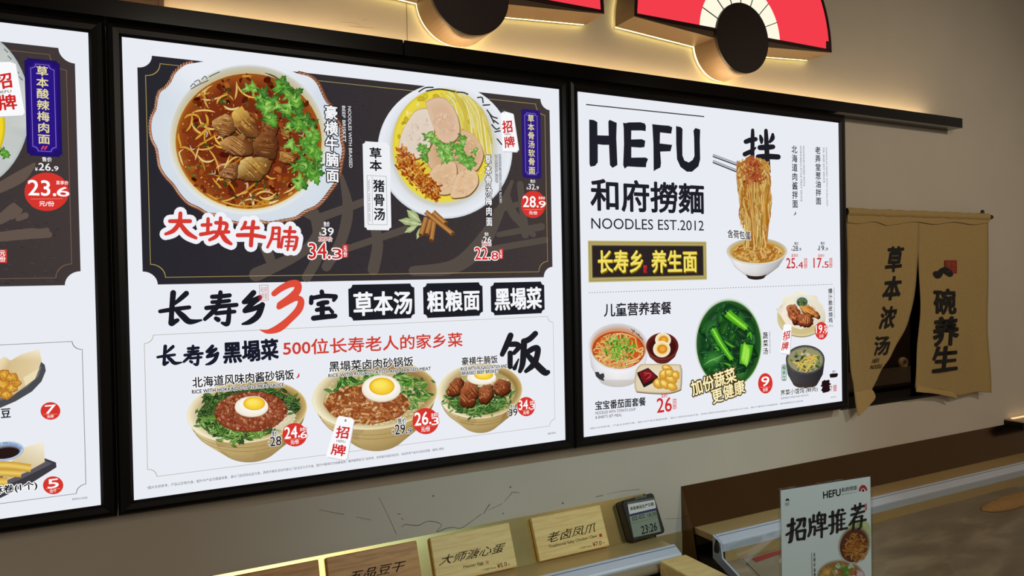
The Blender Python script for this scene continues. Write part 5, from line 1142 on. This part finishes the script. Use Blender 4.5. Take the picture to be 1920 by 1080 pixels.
tc = nt.nodes.new('ShaderNodeTexCoord'); mp = nt.nodes.new('ShaderNodeMapping'); mp.inputs['Scale'].default_value = (2.2, 9, 9); mp.inputs['Rotation'].default_value = (0, 0, .35); nz = nt.nodes.new('ShaderNodeTexNoise'); nz.inputs['Scale'].default_value = 2.4; nz.inputs['Detail'].default_value = 8; nz.inputs['Distortion'].default_value = 0.3
rp = nt.nodes.new('ShaderNodeValToRGB'); E_ = rp.color_ramp.elements; E_[0].position = .36; E_[0].color = lin((144, 124, 100)); E_[1].position = .66; E_[1].color = lin((184, 162, 132)); e2 = E_.new(.52); e2.color = lin((160, 138, 110))  # brown-grey tone and streaks paint the ceiling's reflection in the glass
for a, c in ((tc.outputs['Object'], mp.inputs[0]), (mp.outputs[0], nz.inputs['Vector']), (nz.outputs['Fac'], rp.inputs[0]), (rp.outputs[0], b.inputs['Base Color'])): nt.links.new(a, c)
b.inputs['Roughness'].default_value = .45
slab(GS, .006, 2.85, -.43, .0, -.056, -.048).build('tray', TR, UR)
m = MB(); m.box(1.42, 4.26, -.109, -.106, ZD-.080, ZD-.035); m.build('tray_back', mat('tan_tray_back', (196, 164, 108), .5), UR)
m = MB(); m.box(1.412, 4.3, -.56, -.112, .02, ZD-.23); m.box(1.412, 4.3, -.111, WY-.001, .02, ZD-.076); m.box(1.412, 4.3, -.565, -.5635, .02, ZD-.2); m.build('cabinet', BODY, UR)
m = MB(); m.prism([(1.4055, y, z) for y, z in [(-.0765, ZD+.003), (-.107, ZD-.010), (-.112, ZD-.05), (-.3, ZD-.135), (-.3, ZD-.16), (-.0765, ZD-.06)]], (.006, 0, 0)); m.build('lid_end_plate', ALU, UR)
# hinge
h = atY(1342, 1022, -.112); m = MB()
tear = [(0, .016), (.004, .012), (.006, .002), (.0085, -.006), (.009, -.014), (.006, -.02), (0, -.022), (-.005, -.018), (-.006, -.008), (-.004, .004)]
m.prism([(h.x+a, -.117, h.z+b_) for a, b_ in tear], (0, .005, 0)); m.prism([(h.x+.003*cos(t), -.119, h.z-.012+.003*sin(t)) for t in [2*pi*i/10 for i in range(10)]], (0, .003, 0)); m.build('lid_hinge', mat('black_hinge', (34, 30, 28), .4), UR)
# food and packet lying under the lid
TP = GS.moved(-.0475)
a, b_ = TP.ab(1905, 940); rg = random.Random(3); m = MB()
loops = []
for k in range(9):
    t = k/8*pi/2; loops.append([TP.at(a+.20*cos(t)*cos(q)*(1+.03*sin(q*7+k)), b_+.030*cos(t)*sin(q)*(1+.04*sin(q*5)), .0005+.020*sin(t)*(1+.08*sin(q*6+k*2))) for q in [2*pi*j/36 for j in range(36)]])
m.loft(loops); o = m.build('flatbread', mat('golden_crust', (206, 150, 82), .6, 0, .25, 60, .5), None); tag(o, 'golden baked flatbread under the glass lid at the far right', 'bread')
p0, p1 = TP.ab(1392, 1048), TP.ab(1470, 1100)
r = empty('food_packet', TP.at((p0[0]+p1[0])/2, p0[1]-.05, .001), 'clear food packet with red stripes under the glass lid, left of the table sign', 'packet')
a0, a1, b1, b0 = p0[0], p0[0]+.24, p0[1]+.0, p0[1]-.10
m = MB(); N = 16; v = []
for j in range(N+1):
    for i in range(N+1):
        s, t = i/N, j/N; hh = .002+.015*(16*s*(1-s)*t*(1-t))**.5*(1+.08*sin(s*17+t*11)); v.append(TP.at(a0+(a1-a0)*s, b0+(b1-b0)*t, hh))
m.add(v, [(j*(N+1)+i, j*(N+1)+i+1, (j+1)*(N+1)+i+1, (j+1)*(N+1)+i) for j in range(N) for i in range(N)], 0, True); bot = [TP.at(a0+(a1-a0)*s, b0+(b1-b0)*t, .0006) for s, t in ((0, 0), (1, 0), (1, 1), (0, 1))]; m.add(bot, [(0, 3, 2, 1)])
m.build('film', mat('packet_film', (176, 156, 132), .25), r)
def pack(s, t): return TP.at(a0+(a1-a0)*s, b0+(b1-b0)*t, .0032+.015*(max(0, 16*s*(1-s)*t*(1-t)))**.5*(1+.08*sin(s*17+t*11)))
for (s0, s1, t0, t1) in ((.08, .92, .70, .86), (.30, .95, .12, .28)):
    m = MB(); v = [pack(s0+(s1-s0)*i/14, t0+(t1-t0)*j/4) for j in range(5) for i in range(15)]; m.add(v, [(j*15+i, j*15+i+1, (j+1)*15+i+1, (j+1)*15+i) for j in range(4) for i in range(14)], 0, True); m.build('red_stripe', mat('packet_red', (196, 60, 50), .35), r)
m = MB(); v = [pack(.45+.12*cos(q)*k, .45+.13*sin(q)*k) for k in (0.05, 1) for q in [2*pi*j/18 for j in range(18)]]; m.add(v, [(i, (i+1) % 18, 18+(i+1) % 18, 18+i) for i in range(18)]+[tuple(range(18))]); m.build('pale_spot', mat('packet_cream', (224, 206, 170), .4), r)

# black shelf box at the far right, with an added glow strip
r = empty('wall_box', (3.3, WY, Z0-.205), 'black box with an added warm glow strip at the far right edge of the counter', 'shelf box')
p = atY(1882, 785, WY); q = atY(1882, 800.5, WY)
m = MB(); m.box(p.x, 4.3, -.02, WY-.001, q.z, p.z-.006); m.build('box', BLACK_METAL, r)
m = MB(); m.box(p.x+.004, 4.3, -.016, WY-.004, p.z-.0058, p.z-.0015); m.build('pale_top', mat('pale_shelf_top', (214, 184, 150), .4), r)
m = MB(); m.box(p.x+.03, 4.3, .030, .040, p.z-.0012, p.z+.0015); m.build('light_strip', glow('added_shelf_glow', (255, 206, 150), 1.3), r)  # glowing strip added to brighten the box top and the wall above

# ------------------------------------------------------------ wooden price plaques leaning on the left backsplash
PLQ = SPL.moved(.016); TXT = (70, 44, 26); RD = (196, 56, 34)
aw = PLQ.ab(1128.5, 960.6)[0]-PLQ.ab(999, 987)[0]; bt = .108; bb = .002
def wplaque(pxTL, wd_, label, m_, draw):
    a0 = PLQ.ab(*pxTL)[0]; a1 = a0+aw if wd_ is None else wd_
    r = empty('price_plaque', PLQ.at((a0+a1)/2, bb, -.008), label, 'price plaque', 'wooden price plaques')
    b = MB(); b.prism([PLQ.at(x, y, -.0145) for x, y in ((a0, bb), (a1, bb), (a1, bt), (a0, bt))], PLQ.n*.0145); b.build('board', m_, r, bevel=.0022)
    A = Art(PLQ, .0003, 81); draw(A); A.build('engraved_lettering', r, INK)
wplaque((999, 987), None, 'pale wooden Chicken Claw plaque priced 7.0, next to the black clock', PINE, lambda A: (
    A.text('老卤凤爪', 0, 0, 0, 0, TXT, .004, quad=((1029, 1018), (1120, 996.5), (1024.5, 1000.5)), wob=.03, slant=.10), A.text('Traditional Salty Chicken Claw', 0, 0, 0, 0, TXT, .02, quad=((1029.6, 1029.5), (1120, 1008.5), (1028.2, 1022.5)), n=5),
    A.text('一口价 Price', 0, 0, 0, 0, TXT, .01, quad=((1085, 1030.5), (1109, 1025), (1084.3, 1026.5))), A.text('¥7.0', 0, 0, 0, 0, RD, .03, quad=((1112, 1025), (1128.5, 1021), (1110.5, 1017.2)), n=5), A.text('/份', 0, 0, 0, 0, RD, 0, quad=((1129.5, 1020), (1134, 1019), (1129, 1016.5))), A.poly([(1123, 1001.5), (1128, 1000.3), (1129, 1006), (1124, 1007.2)], RD)))
wplaque((809, 1027), None, 'pale wooden plaque reading Master Egg, priced 5.0, second from the black clock', PINE, lambda A: (
    A.text('大师溏心蛋', 0, 0, 0, 0, TXT, .004, quad=((828, 1060), (947.5, 1034), (825, 1042.5)), wob=.03, slant=.10), A.text('Master Egg', 0, 0, 0, 0, TXT, .02, quad=((869.5, 1067.5), (906.5, 1058.7), (868.5, 1061)), n=5),
    A.text('一口价 Price', 0, 0, 0, 0, TXT, .01, quad=((903, 1071.5), (930, 1065.5), (902.3, 1067.5))), A.text('¥5.0', 0, 0, 0, 0, RD, .03, quad=((933, 1065.5), (951, 1061), (931.5, 1057.5)), n=5), A.text('/份', 0, 0, 0, 0, RD, 0, quad=((952, 1061), (957, 1060), (951.5, 1057))), A.text('蛋', 0, 0, 0, 0, (196, 90, 60), 0, quad=((911, 1058), (917, 1056.7), (910, 1052.5)))))
wplaque((614, 1070), None, 'golden oak plaque left of the Master Egg plaque, cut by the photo edge', OAK, lambda A: A.text('五品豆干', 0, 0, 0, 0, TXT, .012, quad=((657, 1091), (760, 1069), (654, 1073)), wob=.03, slant=.10))
wplaque((405, 1108), None, 'wooden plaque of which only the top right corner shows, leftmost of all', OAK, lambda A: None)

# ------------------------------------------------------------ digital clock leaning at the end of the backsplash
CP = SPL.moved(.030)
c = [CP.ab(*q) for q in ((1172, 938), (1229, 922.5), (1245, 999), (1179.5, 1018))]
r = empty('digital_clock', CP.at((c[2][0]+c[3][0])/2, c[2][1], -.015), 'black digital clock reading 23:26 beside the chicken claw plaque', 'clock')
ux = Vector((c[2][0]-c[3][0], c[2][1]-c[3][1])); cxm = (c[0][0]+c[1][0]+c[2][0]+c[3][0])/4; cym = (c[0][1]+c[1][1]+c[2][1]+c[3][1])/4
wd2 = ((c[1][0]-c[0][0])+(c[2][0]-c[3][0]))/4; ht2 = ((c[0][1]-c[3][1])+(c[1][1]-c[2][1]))/4
ang = math.atan2((c[1][1]-c[0][1]+c[2][1]-c[3][1])/2, (c[1][0]-c[0][0]+c[2][0]-c[3][0])/2)
def cpt(x, y, h): return CP.at(cxm+x*cos(ang)-y*sin(ang), cym+x*sin(ang)+y*cos(ang), h)
def rr(w, h, r_, n=5): return [(sx*(w-r_)+r_*cos(math.radians(a)), sy*(h-r_)+r_*sin(math.radians(a))) for sx, sy, a0 in ((1, 1, 0), (-1, 1, 90), (-1, -1, 180), (1, -1, 270)) for a in [a0+90*i/n for i in range(n+1)]]
m = MB(); loops = [[cpt(x, y, h) for x, y in rr(wd2-i_, ht2-i_, .010)] for h, i_ in ((-.029, .002), (-.027, 0), (-.003, 0), (0, .0025))]; m.loft(loops, smooth=False); m.build('case', mat('black_clock_plastic', (24, 24, 25), .4, 0, .1, 20), r)
A = Art(CP, .0003, 91)
sc_ = [(1180, 969), (1230, 957), (1239.5, 996.5), (1188, 1008)]
A.poly([(1176, 942), (1226, 933), (1230, 957), (1180, 969)], (96, 110, 96)); A.poly(sc_, (138, 150, 132))
A.text('02-02', 0, 0, 0, 0, (70, 80, 70), .02, quad=((1186, 977), (1209, 971), (1184.5, 969.5))); A.text('18.35', 0, 0, 0, 0, (70, 80, 70), .02, quad=((1215, 970), (1231, 966), (1213.5, 963.5)))
A.ribbon([(1184, 982), (1233, 970)], .6, (90, 100, 90), smooth=False)
A.text('23:26', 0, 0, 0, 0, (40, 48, 46), .03, quad=((1204, 1002), (1233, 994), (1201, 987)), slant=.05)
A.build('display', r, INK)
A = Art(CP, .0008, 92); A.poly([(1176.5, 946), (1227, 937), (1230, 953), (1180, 965)], (226, 226, 222)); A.poly([(1180, 964.5), (1230, 952.5), (1230.6, 956), (1181, 968)], (44, 44, 110))
A.text('本级食品生产日期', 0, 0, 0, 0, (28, 28, 30), .05, quad=((1182, 957.5), (1226, 948), (1180.5, 951)), wob=.02); A.build('paper_label', r, INK)
A = Art(CP, .0006, 93); A.text('JIMTENS', 0, 0, 0, 0, (206, 206, 206), .05, quad=((1191, 938.5), (1212, 933.5), (1190, 933))); A.build('maker_mark', r, INK)

# ------------------------------------------------------------ pine plank on the divider
o = MB(); o.box(1.166, 1.25, -.54, -.146, ZD-.035, ZD+.004); tag(o.build('wooden_plank', PINE, None, bevel=.004), 'thick pine plank lying between the two counters, below the black clock', 'plank')

# ------------------------------------------------------------ table sign in a clear stand
m = MB(); m.box(.9, 4.3, -.95, -.585, Z0-.43, Z0-.405); m.box(.9, 4.3, -.93, -.62, 0, Z0-.43); tag(m.build('front_ledge', mat('front_ledge_wood', (150, 112, 70), .4, 0, .1, 6), None), 'wooden customer ledge in front of the glass lid, below the photo', 'ledge')
pL = atY(1462, 918, -.6); pR = atZ(1636, 891, pL.z); u = (pR-pL)
SG = Plane(pL, u, (0, 0, 1)); W2 = u.length; ZB = Z0-.405-pL.z
r = empty('table_sign', SG.at(W2/2, ZB, 0), 'white upright table sign with noodle bowls in a clear plastic stand', 'sign')
slab(SG, 0, W2, ZB+.012, 0, -.0046, -.0036).build('clear_stand', GLASS, r) if False else None
m = MB(); m.prism([SG.at(a, b, -.005) for a, b in ((0, ZB+.008), (W2, ZB+.008), (W2, 0), (0, 0))], SG.n*.0012); m.prism([SG.at(a, b, -.001) for a, b in ((0, ZB+.008), (W2, ZB+.008), (W2, 0), (0, 0))], SG.n*.0012)
m.prism([SG.at(a, ZB, h) for a, h in ((0, -.012), (W2, -.012), (W2, .05), (0, .05))], (0, 0, .008)); m.build('clear_stand', GLASS, r)
pp = slab(SG, .004, W2-.004, ZB+.02, -.003, -.0032, -.0018).build('paper_insert', mat('white_sign_paper', (236, 232, 228), .7, 0, .02, 20), r)
SK = (40, 30, 28)
A = Art(SG, -.0016, 95); rg = A.rg
A.fan((1612, 1000), spline([(1590, 985), (1606, 976), (1626, 978), (1633, 990), (1632, 1012), (1618, 1020), (1596, 1008), (1590, 985)], 4)[:-1], (190, 196, 110), (206, 206, 150)); scatter(A, (1613, 994, 17, 14), 40, 1, 3, [(170, 190, 80), (214, 214, 150), (150, 170, 60)], .1)
A.rings([ell(1603, 1022, 30, 36, 18, 30), ell(1603, 1022, 28, 34, 18, 30), ell(1602, 1024, 25, 31, 18, 30)], [(196, 190, 176), [mixc((226, 222, 206), (170, 150, 100), .5-.5*sin(math.radians(i*12))) for i in range(30)], (104, 44, 24)])
noodles(A, (1604, 1028, 24, 27), [(1606, 1018, 8), (1602, 1032, 9), (1612, 1036, 7)], 130, 2.2, 20, [(226, 150, 50), (206, 120, 40), (240, 180, 90), (186, 96, 30)], (110, 50, 10), .3)
A.build('noodle_picture', pp, INK)
A = Art(SG, -.0016, 96); rg = A.rg
A.rings([ell(1577, 1082, 45, 33, 0, 36), ell(1577, 1084, 42, 30, 0, 36)], [(216, 214, 210), (176, 120, 60)]); scatter(A, (1577, 1082, 38, 26), 130, 2, 5, [(120, 170, 70), (150, 200, 100), (206, 120, 60), (226, 160, 80), (236, 226, 200)], .2)
A.fan((1553, 1074), [(1538, 1078), (1545, 1066), (1562, 1064), (1556, 1082)], (240, 206, 110), (206, 120, 50)); A.rings([ell(1614, 1078, 8, 8, 0, 20), ell(1614, 1078, 6, 6, 0, 20)], [(196, 40, 60), (236, 200, 200)])
A.build('noodle_picture', pp, INK)
A = Art(SG, -.0008, 97); A.brush(ZHAOPAI, SK, (1465, 930), 10.8); A.build('sign_heading', pp, INK)
A = Art(SG, -.0016, 98); A.text('HEFU', 0, 0, 0, 0, SK, .06, quad=((1545, 935.5), (1577.4, 929.6), (1544.6, 922.5))); A.text('和府捞面', 0, 0, 0, 0, (90, 84, 82), .03, quad=((1579, 923.7), (1608, 918.5), (1579, 915.3))); A.text('NOODLES EST.2012', 0, 0, 0, 0, (150, 146, 144), 0, quad=((1579, 929), (1608, 924), (1579, 926.5)))
A.poly([(1611.5, 922)]+ell(1619.6, 921, 8, 11.5, 0, 18, 180, 360)+[(1627.8, 920)], (206, 40, 44)); A.poly(ell(1619.6, 921, 4.2, 5, 0, 14, 180, 360), (240, 226, 220)); A.poly(ell(1619.6, 920, 2, 2.6), SK); A.build('maker_mark', pp, INK)
A = Art(SG, -.0016, 99); A.poly(ell(1477.6, 940, 3.6, 5, 0, 14, 180, 360), SK); A.poly(ell(1477.6, 940, 1.1, 1.4), (236, 232, 228)); A.text('和府\n捞面', 1473, 943, 1481, 948, (110, 104, 100), 0); A.build('maker_mark', pp, INK)
A = Art(SG, -.0017, 100); A.poly([(1622.5, 945), (1627, 944.3), (1627, 957), (1622.5, 958)], (214, 120, 130)); A.build('pink_seal_print', pp, INK)
A = Art(SG, -.0016, 101); A.text('长寿乡金鸡面', 1526, 1037, 1531, 1092, SK, .04, vert=True); A.ribbon([(1523, 1037), (1524, 1085)], .8, SK, smooth=False); A.build('dish_name_lettering', pp, INK)

# ------------------------------------------------------------ scuffs on the lower wall
WP = Plane((0, WY, Z0), (1, 0, 0), (0, 0, 1)); A = Art(WP, .0004, 97); o = lambda u, v: (560+u/2.595, 840+v/2.595); SCF = (96, 98, 96)
for P, w in (([(500,385),(520,372),(580,377),(620,358),(660,358),(695,375),(670,408),(720,390),(760,386),(790,390),(850,350),(890,320)], 1.3), ([(900,320),(915,295),(930,272)], 1.6), ([(925,300),(960,285),(990,270)], .8), ([(1000,260),(1030,228),(1040,215),(1075,218)], 1.0), ([(100,300),(190,318),(220,322)], 1.0), ([(280,335),(350,350)], .9), ([(390,240),(440,340),(475,420)], .8), ([(1445,238),(1480,230)], 1.6), ([(1500,225),(1560,212),(1660,200)], .7), ([(500,340),(508,350)], 1.4), ([(480,320),(496,321)], 1.4), ([(1780,345),(1860,342)], .7)):
    A.ribbon([q_+(w*(.6+.4*((i*37) % 5)/4),) for i, q_ in enumerate([o(*q) for q in P])], w, SCF, None, 4)
for u, v, r_ in ((655,233,1.6),(1030,190,1.5),(1285,268,1.6),(995,318,1.2)): A.poly(ell(*o(u, v), r_, r_), SCF)
A.build('scuff_marks', wall, INK)
A = Art(WP, .0004, 98)
for P in ([(640,42),(660,43),(675,46)], [(680,38),(690,36)], [(655,50),(700,53)]): A.ribbon([q+(1.2,) for q in P], 1, (196, 176, 140), None, 3)
A.build('scuff_marks', wall, INK)
